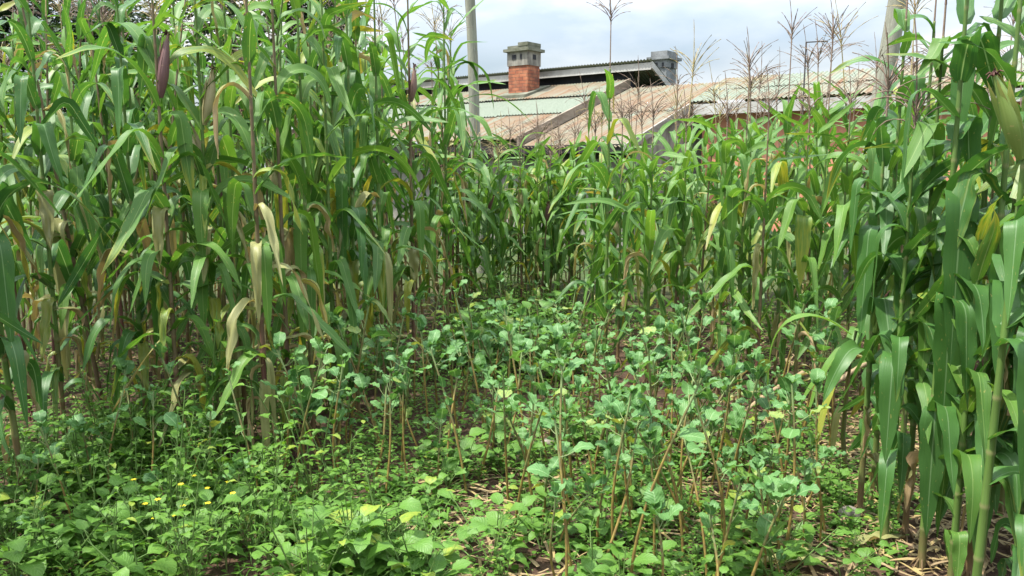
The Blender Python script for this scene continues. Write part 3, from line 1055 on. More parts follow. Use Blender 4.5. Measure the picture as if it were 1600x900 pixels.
# the close clump with broad drooping leaves
hero_xy(1.64, 3.02, 2.35, 101, 'close maize plant with three broad pale-ribbed leaves hanging one below another', GC, tone='maize_bluish', phi=D(80), size=1.12, tdroop=0.9,
        dryness=0.1, rnd_c=0.35, skip_low=0.1, nleaf=10, tsize=1.3,
        extra=[hang(1.50, -97, 0.72, 0.115, 30, b=0.2, rnd=0.35), hang(1.13, -92, 0.66, 0.115, 20, b=0.15, rnd=0.55), hang(0.68, -112, 0.55, 0.10, 15, b=0.15, rnd=0.45, drift=0.3),
               hang(1.78, 175, 0.55, 0.08, 45, a=0.2, b=0.45, rnd=0.35)])
hero_xy(1.76, 2.90, 2.3, 102, 'close maize plant with a purple-streaked cob and scarred hanging leaf', GC, tone='maize_bluish', phi=D(30), size=1.12, dryness=0.12, tdroop=0.9,
        skip_low=0.1, nleaf=10, ears=[(0.36, D(60), 0.22, 0.22, 0.021, 'husk_purple')], tsize=1.3,
        extra=[hang(0.60, -100, 0.55, 0.095, 15, b=0.15, tip=0.3, rnd=0.45), hang(0.95, -70, 0.75, 0.10, 45, b=0.3, rnd=0.25)])
hero_xy(1.49, 2.42, 1.95, 103, 'nearest maize plant with a fat pale green cob at the picture edge', GC, tone='maize_bluish', phi=D(80), size=1.05, dryness=0.05, tassel=None, skip_low=0.45,
        nleaf=5, lean=(0.02, 0.0), ears=[(0.83, D(185), 0.42, 0.27, 0.027, 'husk_green')],
        extra=[hang(1.42, -60, 0.7, 0.10, 60, b=.5, rnd=.45), hang(1.05, -85, 0.6, 0.10, 45, b=.35, rnd=.35), hang(0.75, -60, 0.6, 0.095, 50, b=.45, rnd=.55), hang(1.25, 60, 0.6, 0.10, 55, b=.5, rnd=.5)])
hero_xy(1.60, 3.25, 1.60, 104, 'shorter maize plant with a dark low tassel before the close clump', GC, tone='maize_bluish', phi=D(100), dryness=0.1, size=1.05, tdroop=1.1, skip_low=0.1, tsize=1.25,
        extra=[hang(1.35, 165, 0.45, 0.085, 40, b=0.35, rnd=0.45), hang(0.80, -120, 0.6, 0.10, 50, b=0.5, rnd=0.5)])
hero_xy(1.90, 3.25, 2.45, 105, 'tall close maize plant with arching tassel branches behind the fat green cob', GC, tone='maize_bluish', phi=D(200), size=1.1, tdroop=1.2, dryness=0.1, tsize=1.4,
        extra=[hang(1.9, -140, 0.85, 0.10, 50, a=.2, b=.5, rnd=0.3), hang(1.2, -80, 0.8, 0.11, 40, b=.3, rnd=0.3)])
hero_xy(1.62, 3.55, 1.75, 106, 'close maize plant with a sharply folded leaf beside the straw-littered patch', GC, tone='maize_bluish', phi=D(75), dryness=0.2, size=1.05,
        extra=[hang(1.50, 185, 0.45, 0.075, 40, a=.15, b=.35, rnd=0.45), hang(1.35, 215, 0.55, 0.09, 20, b=0.2, rnd=0.4)], ears=[(0.5, D(-60), 0.3, 0.2, 0.025, 'husk_green')])
hero_xy(2.02, 2.85, 2.3, 107, 'close maize plant cut by the picture edge with long dark leaves', GC, tone='maize_bluish', phi=D(140), size=1.1, dryness=0.08, tdroop=1.0,
        extra=[hang(1.1, -150, 0.8, 0.10, 45, b=.35, rnd=0.2), hang(0.8, -120, 0.75, 0.10, 30, b=.25, rnd=0.5)])
hero_xy(2.25, 3.5, 2.5, 108, 'tall maize plant filling the gap behind the close clump', GC, tone='maize_bluish', phi=D(40), size=1.1, dryness=0.1)
hero_xy(1.77, 3.75, 2.25, 109, 'maize plant with a small red-silked cob behind the close clump', GC, tone='maize_bluish', phi=D(100), size=1.05, dryness=0.15, ears=[(0.55, D(200), 0.3, 0.2, 0.026, 'husk_green')])
hero_xy(2.5, 3.0, 2.4, 110, 'dark green maize plant at the outer side of the close clump', GC, tone='maize_bluish', phi=D(60), size=1.1, dryness=0.1)
hero_xy(2.05, 4.05, 2.3, 111, 'leafy maize plant standing deeper in the close clump', GC, tone='maize_bluish', phi=D(170), size=1.1, dryness=0.15)
hero_xy(1.88, 3.02, 2.2, 113, 'close maize plant with narrow overlapping leaves inside the clump', GC, tone='maize', phi=D(110), size=0.98, dryness=0.2, tdroop=1.0)
hero_xy(1.71, 3.30, 2.1, 114, 'upright close maize plant with bright leaves and green stalk in the clump', GC, tone='maize', phi=D(95), size=0.98, dryness=0.15, tdroop=1.0, rnd_c=.6)
hero_xy(2.12, 3.15, 2.3, 115, 'close maize plant with dry husk leaves hugging its stalk near the picture edge', GC, tone='maize_bluish', phi=D(70), size=1.0, dryness=0.5, tdroop=1.0)
hero_xy(1.67, 2.86, 1.35, 116, 'low young maize plant filling the front of the close clump', GC, tone='maize', phi=D(100), size=0.95, dryness=0.1, tassel=None, rnd_c=.6)
hero_xy(1.82, 2.72, 1.3, 117, 'low leafy maize plant at the foot of the purple-cob plant', GC, tone='maize_bluish', phi=D(85), size=0.95, dryness=0.15, tassel=None)
hero_xy(2.75, 3.9, 2.4, 112, 'dense maize plant at the back corner of the close clump', GC, tone='maize_bluish', phi=D(20), size=1.1, dryness=0.15)

# edge of the tall dark stand
hero(172, 690, 2.5, 201, 'maize plant with one long withered strap leaf hanging to the ground', GL, tone='maize', phi=D(-20), purple=True, dryness=0.45, lean=(-0.13, 0.02), rnd_c=0.3,
     extra=[hang(1.30, -100, 0.95, 0.095, 10, b=0.1, dry=1.0, wave=0.25, crumple=0.35, prof=prof_strap), hang(1.18, -130, 0.6, 0.10, 40, b=0.4, rnd=0.55, tip=0.15)])
hero(40, 800, 2.15, 202, 'close maize plant with a dark broad leaf and a dry purple cob', GL, tone='maize_bluish', phi=D(-60), size=1.1, dryness=0.3, rnd_c=0.2, lean=(-0.04, 0),
     extra=[hang(1.93, -100, 0.62, 0.115, 25, b=0.2, rnd=0.25), hang(1.25, -40, 0.65, 0.09, 40, b=.4, rnd=.3)], ears=[(0.84, D(20), 0.35, 0.30, 0.028, 'husk_purple')], tassel=None)
hero(285, 735, 2.55, 203, 'maize plant with purplish-brown stalk and a long dark purple cob', GL, tone='maize', phi=D(15), purple=True, dryness=0.35, rnd_c=0.35, ears=[(0.76, D(30), 0.16, 0.32, 0.027, 'husk_purple')],
     extra=[hang(0.98, 165, 0.62, 0.075, 40, b=0.8, e1=-80, tip=0.75, rnd=0.6), hang(0.90, 10, 0.75, 0.07, 35, b=0.9, e1=-60, rnd=0.6), hang(0.78, 195, 0.9, 0.04, -45, b=0.4, e1=-58, dry=0.95, crumple=.3),
            hang(2.05, 140, 1.0, 0.085, 55, a=.1, b=.8, e1=-45, rnd=.35)])
hero(345, 720, 2.6, 204, 'maize plant carrying two tan-green cobs one above the other', GL, tone='maize', phi=D(190), dryness=0.3, rnd_c=0.45, ears=[(0.70, D(20), 0.18, 0.30, 0.03, 'husk_tan'), (0.60, D(170), 0.28, 0.28, 0.03, 'husk_tan')],
     extra=[hang(1.45, -80, 0.55, 0.085, 45, b=.5, rnd=.75), hang(1.15, -95, 0.5, 0.08, 35, b=.3, rnd=.6)])
hero(420, 745, 2.6, 205, 'maize plant with a thick bundle of dry brown leaves at its foot', GL, tone='maize', phi=D(-10), purple=True, dryness=0.75, rnd_c=0.4,
     extra=[hang(0.62, 200, 0.6, 0.05, 10, b=.15, dry=1, crumple=.4), hang(0.55, -80, 0.55, 0.05, 0, b=.1, dry=1, crumple=.4), hang(0.66, -30, 0.6, 0.045, 10, b=.12, dry=1, crumple=.4),
            hang(1.22, -60, 0.55, 0.07, 35, b=.35, rnd=.7)])
hero(490, 680, 2.65, 206, 'maize plant with a half-yellow folded leaf and bright upper leaves', GL, tone='maize', phi=D(40), dryness=0.4, rnd_c=0.6,
     extra=[hang(1.10, -40, 0.55, 0.06, 50, a=.1, b=.35, tip=1.0, dry=.2), hang(1.32, -85, 0.7, 0.085, 45, b=.35, rnd=.8, e1=-85)])
hero(560, 650, 2.7, 207, 'slender maize plant with a glossy dark leaf bent before its stalk', GL, tone='maize_bluish', phi=D(100), dryness=0.35, rnd_c=0.45,
     extra=[hang(1.55, -100, 0.75, 0.085, 35, b=.3, rnd=.55)])
hero(648, 592, 2.85, 208, 'maize plant with a tall bare purple stalk and a pink-husked cob', GL, tone='maize', phi=D(0), purple=True, dryness=0.5, rnd_c=0.5, ears=[(0.72, D(10), 0.1, 0.26, 0.026, 'husk_purple')],
     extra=[hang(0.98, -70, 0.34, 0.08, 15, b=.2, dry=.9, crumple=.4, wave=.3), hang(1.75, 170, 0.9, 0.08, 35, b=1, e1=-40, rnd=.85), hang(1.3, -60, 0.6, 0.08, 45, b=.4, rnd=.6)])
hero(700, 560, 2.8, 209, 'last tall maize plant of the dark stand beside the slim pole', GL, tone='maize', phi=D(5), dryness=0.3, rnd_c=0.5,
     extra=[hang(2.0, 5, 0.85, 0.075, 40, b=.9, e1=-45, rnd=.6), hang(2.3, 20, 0.7, 0.075, 45, b=.8, e1=-80, rnd=.4)])
hero(600, 630, 2.75, 210, 'maize plant with a twisted brown leaf curling at knee height', GL, tone='maize', phi=D(60), dryness=0.7, rnd_c=0.5,
     extra=[hang(0.42, -20, 0.5, 0.035, 40, b=.9, e1=-70, dry=1, crumple=.4), hang(1.05, -60, 0.7, 0.05, 15, b=.3, dry=.9, crumple=.3)])
hero(232, 705, 2.45, 211, 'dark maize plant wrapped in shade between two purple-stalked ones', GL, tone='maize_bluish', phi=D(75), dryness=0.4, rnd_c=0.25)
hero(105, 720, 2.4, 212, 'maize plant with pale stalk and a big leaf bowed toward the weeds', GL, tone='maize_bluish', phi=D(-110), dryness=0.4, rnd_c=0.3)
hero(385, 690, 2.65, 213, 'maize plant with a bright backlit leaf beside the twin-cobbed plant', GL, tone='maize', phi=D(130), dryness=0.4, rnd_c=0.7, extra=[hang(1.45, -80, 0.5, 0.085, 50, b=.4, rnd=.95)])
hero(455, 705, 2.7, 214, 'maize plant with reddish lower stalk and orange-tinged withered leaves', GL, tone='maize', phi=D(20), purple=True, dryness=0.6, rnd_c=0.55)
hero(525, 665, 2.65, 215, 'maize plant with narrow leaves standing behind tall kale', GL, tone='maize', phi=D(160), dryness=0.4, rnd_c=0.55)

# front of the shorter sunlit stand
GR = 'maize plants along the front of the shorter sunlit stand'
hero(1180, 640, 1.75, 301, 'maize plant with red-brown stalk and a tasselled top before the wall', GR, phi=D(0), purple=True, dryness=0.55, rnd_c=0.55, size=0.95)
hero(1060, 590, 1.7, 302, 'maize plant with a pale upright cob at waist height', GR, phi=D(60), dryness=0.4, rnd_c=0.55, size=0.95, ears=[(0.55, D(20), 0.3, 0.22, 0.025, 'husk_green')],
     extra=[hang(1.35, 190, 0.6, 0.085, 35, b=.35, rnd=.55)])
hero(1010, 605, 1.75, 303, 'maize plant at the bed corner with one broad grey-green arching leaf', GR, phi=D(170), dryness=0.4, rnd_c=0.5, size=0.95, extra=[hang(1.30, 200, 0.65, 0.085, 35, b=.45, rnd=.5)])
hero(1240, 640, 1.75, 304, 'maize plant with a wide yellow and tan striped leaf', GR, phi=D(120), dryness=0.5, rnd_c=0.6, size=0.95, extra=[hang(1.28, -110, 0.5, 0.10, 20, b=.2, dry=.36, rnd=.8, tip=.2)])
hero(1120, 615, 1.75, 305, 'maize plant with a bright folded leaf above a dry lower skirt', GR, phi=D(90), dryness=0.6, rnd_c=0.65, size=0.95, extra=[hang(1.45, -80, 0.6, 0.085, 40, b=.35, rnd=.8)])
hero(1300, 640, 1.8, 306, 'maize plant with pale arching leaves behind the broken stalk', GR, phi=D(30), dryness=0.4, rnd_c=0.6, extra=[hang(1.7, -70, 0.7, 0.09, 50, b=.5, rnd=.7)])
hero(965, 570, 1.75, 307, 'maize plant with an ear leaning over the kale bed', GR, phi=D(-30), dryness=0.35, rnd_c=0.45, size=0.92, ears=[(0.6, D(170), 0.35, 0.2, 0.024, 'husk_tan')])
hero(925, 545, 1.75, 308, 'maize plant with long blue-green leaves reaching into the gap', GR, phi=D(180), tone='maize_bluish', dryness=0.35, rnd_c=0.5, size=0.92)
hero(1150, 600, 1.8, 309, 'maize plant with a tall open tassel against the sky beside the wall', GR, phi=D(200), dryness=0.4, rnd_c=0.6, size=0.95, tdroop=0.35, ped=0.45)
hero(1210, 600, 1.95, 310, 'tall maize plant whose tassel stands highest above the terracotta wall', GR, phi=D(75), dryness=0.4, rnd_c=0.6, size=0.95, tdroop=0.3, ped=0.5)
hero(1270, 600, 1.95, 311, 'maize plant with a horizontal young leaf below its open tassel', GR, phi=D(10), dryness=0.4, rnd_c=0.65, size=0.95, tdroop=0.3, ped=0.5, extra=[hang(1.95, 20, 0.5, 0.07, 35, e1=25, b=1, rnd=.9)])
hero(1355, 640, 1.9, 312, 'maize plant in shade behind the close clump with drooping leaves', GR, phi=D(160), tone='maize_bluish', dryness=0.4, rnd_c=0.4)
hero(945, 578, 2.30, 313, 'single very tall maize plant with a tassel high against the sky', GR, phi=D(100), dryness=0.3, rnd_c=0.45, size=1.08, tdroop=0.6, nleaf=13, ped=0.34)

# the bent pale maize plant lying over the kale
bx, by = ground(1322, 735)
root = empty('maize_plant', (bx, by, gz(bx, by)))
tag(root, 'broken pale maize plant bent over with its leaves folded among the kale', 'maize plant')
MAIZE.append((bx, by))
mb = MB()
pts = np.array([(0, 0, -0.03), (-0.02, 0.02, 0.2), (0.0, 0.05, 0.5), (0.03, 0.06, 0.76), (0.12, 0.10, 0.72)])
mb.tube(pts, [0.014, 0.013, 0.011, 0.009, 0.006], 8, [(0.4, 0, 0, 0)] * 5)
mb.build('stalk', M['stalk'], root)
for az, z, L, e0, e1, b, dry, rn, Wd in ((170, 0.74, 0.80, 35, -88, 0.75, 0.1, 1.0, 0.075), (185, 0.72, 0.6, -50, -62, 0.8, 0.22, 1.0, 0.075), (200, 0.72, 0.5, -40, -70, 0.8, 0.2, 0.9, 0.07), (215, 0.70, 0.62, -50, -75, 0.8, 0.5, 0.9, 0.06),
                                        (10, 0.55, 0.42, 30, -40, 0.9, 0.05, 0.7, 0.07), (60, 0.6, 0.5, 60, -60, 0.9, 0.1, 0.8, 0.06), (230, 0.35, 0.4, 10, -80, 0.5, 0.9, 0.5, 0.04)):
    lb = MB()
    lb.leaves(P=(0, 0.05, z), az=D(az), L=L, Wd=Wd, e0=D(e0), e1=D(e1), a=0.05, b=b, dry=dry, rnd=rn, wave=0.1, twist=0.3, n=20, m=7)
    lb.build('leaf', M['maize'], root)
# fallen dry stalks behind it
for k, (pa, pb, za, zb2, lab) in enumerate((((1115, 722), (1250, 655), 0.14, 0.30, 'long straw-coloured fallen maize stalk lying across the kale bed'),
                                            ((1290, 660), (1400, 640), 0.22, 0.42, 'dry broken maize stalk propped against the close clump'))):
    x0, y0 = ground(*pa)
    x1, y1 = ground(*pb)
    mb = MB()
    tt = np.linspace(0, 1, 9)
    mb.tube(np.stack([x0 + (x1 - x0) * tt, y0 + (y1 - y0) * tt, za + (zb2 - za) * tt + 0.03 * np.sin(3 * tt)], -1), 0.015 * (1 + 0.15 * np.cos(tt * 25)), 7, [(0.9, 0, 0, 0)] * 9)
    o = mb.build('fallen_stalk', M['husk_tan'])
    for q_ in range(4):
        f_ = 0.15 + 0.22 * q_
        lb = MB()
        lb.leaves(P=(x0 + (x1 - x0) * f_, y0 + (y1 - y0) * f_, za + (zb2 - za) * f_ + 0.03), az=R.uniform(-0.6, 0.6) + (0 if q_ % 2 else 3.1), L=0.4, Wd=0.04, e0=0.2, e1=-0.5, dry=0.85 if q_ != 1 else 0.3,
                  crumple=0.4, wave=0.3, n=12, m=5)
        lb.build('dry_leaf', M['maize'], o)
    tag(o, lab, 'fallen stalk')

# the stands behind the front rows
LEFT_POLY = [(-1.45, 4.7), (-0.95, 6.2), (-0.45, 8.6), (-0.5, 9.8), (-5.9, 9.4), (-3.9, 5.2), (-3.2, 4.6), (-2.3, 4.9)]
RIGHT_POLY = [(0.60, 8.6), (1.05, 6.1), (1.65, 5.55), (2.5, 5.5), (3.2, 4.7), (4.2, 5.2), (6.4, 8.8), (5.8, 9.8), (0.8, 10.4)]
BACK_POLY = [(-0.5, 8.7), (0.65, 8.4), (1.0, 11.0), (-0.9, 11.0)]
left_pts = scatter(LEFT_POLY, 130, 0.23, 21, MAIZE)
right_pts = scatter(RIGHT_POLY, 94, 0.26, 22, MAIZE)
back_pts = scatter(BACK_POLY, 34, 0.22, 23, MAIZE)
left_pts.sort(key=lambda p: p[1])
right_pts.sort(key=lambda p: p[1])


def describe(h, hm, tas, ears, w_, purple, place):
    a = 'tall' if h > hm + 0.08 else ('short' if h < hm - 0.08 else 'mid-height')
    s = 'purple-stalked' if purple else 'green-stalked'
    if ears:
        b = {'husk_green': 'green cob', 'husk_purple': 'purple cob', 'husk_tan': 'tan cob'}[ears[0][5]]
    else:
        b = 'no cob'
    c = 'many withered leaves' if w_ >= 3 else ('few withered leaves' if w_ else 'all leaves green')
    return f"{a} {s} maize, {b}, {c}, {place}"


def grow(pts, lo, hi, hm, group, places, tones, seed, dryness, pur=0.3, ped=0.14, rise=0.0):
    rr = random.Random(seed)
    made = []
    for k, (x, y) in enumerate(pts):
        h = rr.uniform(lo, hi) + rise * min(1.0, max(0.0, (x / y * FPX - 150) / 350))
        purple = rr.random() < pur
        ears = []
        if rr.random() < 0.6:
            ears = [(rr.uniform(0.48, 0.72), rr.random() * 6.28, rr.uniform(0.12, 0.4), rr.uniform(0.2, 0.28), rr.uniform(0.022, 0.027),
                     rr.choice(['husk_green', 'husk_green', 'husk_tan', 'husk_purple']))]
        tas = rr.choice(['tassel', 'tassel_straw', 'tassel', None, None])
        near = y < 5.0
        o, w_ = make_maize(x, y, h, seed * 1000 + k, near, lean=(rr.gauss(0, 0.035), rr.gauss(0, 0.035)), bend=(rr.gauss(0, 0.03), rr.gauss(0, 0.03)), tone=rr.choice(tones), purple=purple,
                           tassel=tas, ears=ears, dryness=dryness, size=rr.uniform(0.92, 1.08), tdroop=rr.uniform(0.3, 1.2), ped=ped * rr.uniform(0.6, 1.4), tsize=1.2)
        pl = places[min(len(places) - 1, int(k / len(pts) * len(places)))]
        tag(o, describe(h, hm, tas, ears, w_, purple, pl), 'maize plant', group)
        made.append(o)
        MAIZE.append((x, y))
    return made


grow(left_pts, 2.45, 2.95, 2.7, 'maize plants inside the tall dark stand', ['second row of the dark stand', 'middle of the dark stand', 'deep in the dark stand'],
     ['maize', 'maize', 'maize_bluish'], 31, 0.72)
grow([(-2.34, 3.02), (-2.5, 3.42), (-2.2, 2.55), (-2.7, 2.9), (-2.55, 2.35), (-2.95, 3.3), (-2.85, 2.5), (-2.75, 3.8)], 2.2, 2.6, 2.4, GL,
     ['nearest corner of the dark stand'], ['maize_bluish'], 34, 0.3)
grow(right_pts, 1.52, 1.86, 1.70, 'maize plants inside the shorter sunlit stand', ['second row of the sunlit stand', 'middle of the sunlit stand', 'back of the sunlit stand'],
     ['maize'], 32, 0.4, pur=0.2, ped=0.34, rise=0.30)
grow(back_pts, 1.45, 1.80, 1.62, 'maize plants closing the gap before the house', ['gap between the stands'], ['maize'], 33, 0.35, pur=0.1)

# ------------------------------------------------------------------ kale
BED = [ground(*p) for p in ((470, 770), (560, 680), (620, 620), (720, 600), (800, 568), (900, 560), (1000, 625), (1150, 660), (1290, 655), (1335, 720), (1340, 790), (1240, 885), (1180, 960), (880, 960),
                            (800, 850), (680, 800), (560, 790))]


def make_kale(h, seed, lean, nl, yellow):
    rng = np.random.default_rng(seed)
    root = empty('kale_plant', (0, 0, 0))
    n = 26
    s = np.linspace(0, 1, n)
    wob = rng.normal(0, 0.02, 2)
    pts = np.stack([lean[0] * h * s ** 1.3 + wob[0] * np.sin(3 * s), lean[1] * h * s ** 1.3 + wob[1] * np.sin(4 * s), h * s - 0.02], -1)
    rr = 0.0062 * (1 - 0.35 * s) * (1 + 0.18 * (np.arange(n) % 2))
    mb = MB()
    mb.tube(pts, rr, 6, np.stack([np.clip(1.15 - s * 1.1, 0, 1), (np.arange(n) % 2) * 0.9 * (s < 0.85), s * 0, s], -1))
    K = nl
    top = pts[-1]
    idx = np.clip((n - 1 - np.abs(rng.normal(0, 5.5, K))).astype(int), int(n * 0.5), n - 1)
    P = pts[idx]
    az = np.arange(K) * 2.4 + rng.normal(0, 0.4, K)
    el = np.radians(rng.uniform(20, 78, K))
    pl = rng.uniform(0.03, 0.075, K)
    ends = []
    for k in range(K):
        dv = np.array([math.cos(az[k]) * math.cos(el[k]), math.sin(az[k]) * math.cos(el[k]), math.sin(el[k])])
        e = P[k] + dv * pl[k]
        mb.tube([P[k], P[k] + dv * pl[k] * 0.5 + [0, 0, -0.004], e], [0.0026, 0.0022, 0.002], 4, [(0.05, 0, 0, 0)] * 3)
        ends.append(e)
    mb.build('stem', M['kale_stem'], root)
    lb = MB()
    L = rng.uniform(0.045, 0.098, K)
    lb.leaves(P=np.array(ends), az=az, L=L, Wd=L * rng.uniform(0.62, 0.85, K), e0=el + rng.normal(0.1, 0.25, K), e1=el - rng.uniform(0.0, 1.0, K), prof=prof_kale, n=9, m=7, wave=rng.uniform(0.12, 0.28, K),
              freq=rng.uniform(2, 3.5, K), fold=rng.uniform(0.05, 0.4, K), lobe=0.05, twist=rng.normal(0, 0.5, K), dry=np.where(rng.random(K) < yellow, 0.42, 0), rng=rng)
    # small leaves at the growing tip
    k2 = 5
    lb.leaves(P=np.repeat(top[None], k2, 0), az=rng.random(k2) * 6.28, L=rng.uniform(0.03, 0.055, k2), Wd=rng.uniform(0.018, 0.03, k2), e0=np.radians(rng.uniform(40, 80, k2)), e1=np.radians(rng.uniform(0, 60, k2)),
              prof=prof_kale, n=6, m=5, wave=0.2, lobe=0.08, fold=0.4, rng=rng)
    lb.build('foliage', M['kale'], root)
    return root


KALE_PT = [p for p in scatter(BED, 150, 0.14, 41, MAIZE) if not (bx - 0.40 < p[0] < bx + 0.12 and by - 0.45 < p[1] < by + 0.2)]
KALE_PT.sort(key=lambda p: p[1])
kr = random.Random(77)
protos = []
for k in range(30):
    hh = 0.34 + 0.50 * (k % 10) / 9.0
    ln = (kr.gauss(0, 0.12), kr.gauss(0, 0.12)) if k % 5 else (kr.choice((-1, 1)) * 0.45, kr.gauss(0, 0.1))
    nl = kr.randint(4, 9)
    p_ = make_kale(hh, 500 + k, ln, nl, 0.06 if k % 4 else 0.25)
    protos.append((p_, hh, ln, nl, k % 4 == 0))
used = set()


def place_kale(x, y, k, sc, rz, where):
    p_, hh, ln, nl, yl = protos[k]
    o = copy_tree(p_) if k in used else p_
    used.add(k)
    o.location = (x, y, gz(x, y))
    o.rotation_euler = (0, 0, rz)
    o.scale = (sc, sc, sc)
    h_ = hh * sc
    a = 'tall' if h_ > 0.68 else ('short' if h_ < 0.48 else 'knee-high')
    b = 'leaning' if abs(ln[0]) > 0.3 else ('tilted' if abs(ln[0]) > 0.12 else 'upright')
    c = 'a sparse leaf tuft' if nl < 6 else ('a full leaf tuft' if nl > 8 else 'a loose leaf tuft')
    e = ' partly yellowed' if yl else ''
    tag(o, f"{a} {b} kale, {c[2:]}{e}, {where}", 'kale plant', 'kale plants in the bed between the maize stands')


for k, (x, y) in enumerate(KALE_PT):
    where = 'in the front of the bed' if y < 4.0 else ('in the middle of the bed' if y < 5.6 else 'at the far end of the bed')
    place_kale(x, y, k if k < 30 else kr.randrange(30), kr.uniform(0.8, 1.05), kr.random() * 6.28, where)
KALE_FRONT = scatter([ground(*p) for p in ((830, 790), (1000, 700), (1300, 690), (1310, 800), (1250, 930), (860, 940))], 40, 0.075, 43, KALE_PT)
KALE_FRONT = [p for p in KALE_FRONT if not (bx - 0.40 < p[0] < bx + 0.12 and by - 0.45 < p[1] < by + 0.2)]
for x, y in KALE_FRONT:
    place_kale(x, y, kr.randrange(30), kr.uniform(0.75, 1.0) * (0.66 if 0.27 < x / y < 0.46 else 1.12), kr.random() * 6.28, 'crowding the front edge')
# strays among the weeds and by the close clump
for px, py, sc in ((300, 800, 1.0), (345, 790, 0.9), (480, 740, 1.1), (505, 760, 1.0), (175, 790, 0.8), (230, 800, 0.8), (520, 720, 1.2), (75, 890, 0.6), (1280, 850, 0.7), (1220, 895, 0.9), (1250, 700, 1.1), (1300, 690, 1.0),
                   (410, 800, 0.8), (120, 850, 0.75), (340, 740, 1.0), (315, 760, 0.9), (380, 830, 0.8), (150, 780, 0.9), (465, 790, 0.95), (500, 720, 1.1), (440, 760, 1.05), (200, 760, 0.9), (60, 840, 0.7), (260, 840, 0.7), (545, 700, 1.15), (590, 690, 1.15)):
    x, y = ground(px, py)
    place_kale(x, y, kr.randrange(30), sc, kr.random() * 6.28, 'among the weeds' if px < 800 else 'by the straw-littered patch')

# ------------------------------------------------------------------ weeds one can tell apart


def make_weed(seed, h, nstem, leafL, ratio, prof, matk, nper, name, cat_flower=None, spreadf=0.5, lobe=0.05):
    rng = np.random.default_rng(seed)
    root = empty(name, (0, 0, 0))
    mb = MB()
    P, AZ, EL, LL = [], [], [], []
    tips = []
    for k in range(nstem):
        a0 = rng.random() * 6.28
        ln = rng.uniform(0.05, spreadf)
        hh = h * rng.uniform(0.7, 1.1)
        s = np.linspace(0, 1, 8)
        pts = np.stack([math.cos(a0) * ln * hh * s ** 1.2, math.sin(a0) * ln * hh * s ** 1.2, hh * s - 0.02], -1)
        mb.tube(pts, 0.0035 * (1 - 0.6 * s), 5, np.stack([0.5 - 0.5 * s, s * 0, s * 0, s], -1))
        tips.append(pts[-1])
        for q_ in range(nper):
            f_ = 0.25 + 0.75 * (q_ + rng.random() * 0.6) / nper
            b_ = np.array([np.interp(f_, s, pts[:, c]) for c in range(3)])
            az = q_ * 2.3 + rng.normal(0, 0.4) + a0
            el = rng.uniform(0.1, 0.8)
            pl = leafL * rng.uniform(0.25, 0.6)
            e_ = b_ + np.array([math.cos(az) * math.cos(el), math.sin(az) * math.cos(el), math.sin(el)]) * pl
            mb.tube([b_, 0.5 * (b_ + e_), e_], [0.0016, 0.0014, 0.0012], 3, [(0.1, 0, 0, 0)] * 3)
            P.append(e_)
            AZ.append(az)
            EL.append(el)
            LL.append(leafL * rng.uniform(0.6, 1.15) * (0.7 + 0.5 * (1 - f_)))
    mb.build('stem', M['weed_stem'], root)
    K = len(P)
    lb = MB()
    lb.leaves(P=np.array(P), az=np.array(AZ), L=np.array(LL), Wd=np.array(LL) * ratio, e0=np.array(EL), e1=np.array(EL) - rng.uniform(0.4, 1.4, K), prof=prof, n=7, m=5, wave=rng.uniform(0.05, 0.16, K), fold=0.2,
              lobe=lobe, twist=rng.normal(0, 0.3, K), dry=np.where(rng.random(K) < 0.04, 0.42, 0), rng=rng)
    lb.build('foliage', M[matk], root)
    if cat_flower:
        for tp in tips[:3]:
            fm = MB()
            k2 = 6
            fm.leaves(P=np.repeat(tp[None], k2, 0), az=np.arange(k2) * 1.047, L=0.014, Wd=0.011, e0=0.5, e1=-0.1, prof=prof_ovate, n=3, m=3, rng=rng)
            fm.build('flower', M[cat_flower], root)
    return root


WEEDS = {
    'broad': [make_weed(600 + k, 0.16 + 0.03 * (k % 4), 3 + k % 3, 0.085, 0.8, prof_ovate, 'bean', 4, 'broad_leaved_weed', spreadf=0.9) for k in range(6)],
    'bushy': [make_weed(620 + k, 0.34 + 0.06 * (k % 4), 5, 0.055, 0.55, prof_ovate, 'weed', 9, 'bushy_weed', spreadf=0.45, lobe=0.1) for k in range(6)],
    'spiky': [make_weed(640 + k, 0.40 + 0.05 * (k % 3), 4, 0.075, 0.42, prof_lance, 'weed', 8, 'lance_leaved_weed', spreadf=0.35) for k in range(4)],
    'yellow': [make_weed(660 + k, 0.26 + 0.04 * k, 6, 0.035, 0.3, prof_lance, 'weed', 8, 'yellow_flowered_weed', 'yellow_petal', 0.5) for k in range(3)],
    'grass': [make_weed(690 + k, 0.30, 9, 0.11, 0.07, prof_lance, 'bean', 5, 'grass_tuft', spreadf=0.7, lobe=0.0) for k in range(3)],
    'blue': [make_weed(680, 0.14, 4, 0.04, 0.45, prof_lance, 'weed', 5, 'blue_flowered_weed', 'blue_petal', 0.9)],
}
wused = set()
wr = random.Random(99)


def place_weed(kind, x, y, sc, label, cat='weed', group=None):
    i_ = wr.randrange(len(WEEDS[kind]))
    for t_ in range(len(WEEDS[kind])):
        if (kind, t_) not in wused:
            i_ = t_
            break
    p_ = WEEDS[kind][i_]
    o = copy_tree(p_) if (kind, i_) in wused else p_
    wused.add((kind, i_))
    o.location = (x, y, gz(x, y))
    o.rotation_euler = (0, 0, wr.random() * 6.28)
    o.scale = (sc,) * 3
    tag(o, label, cat, group)


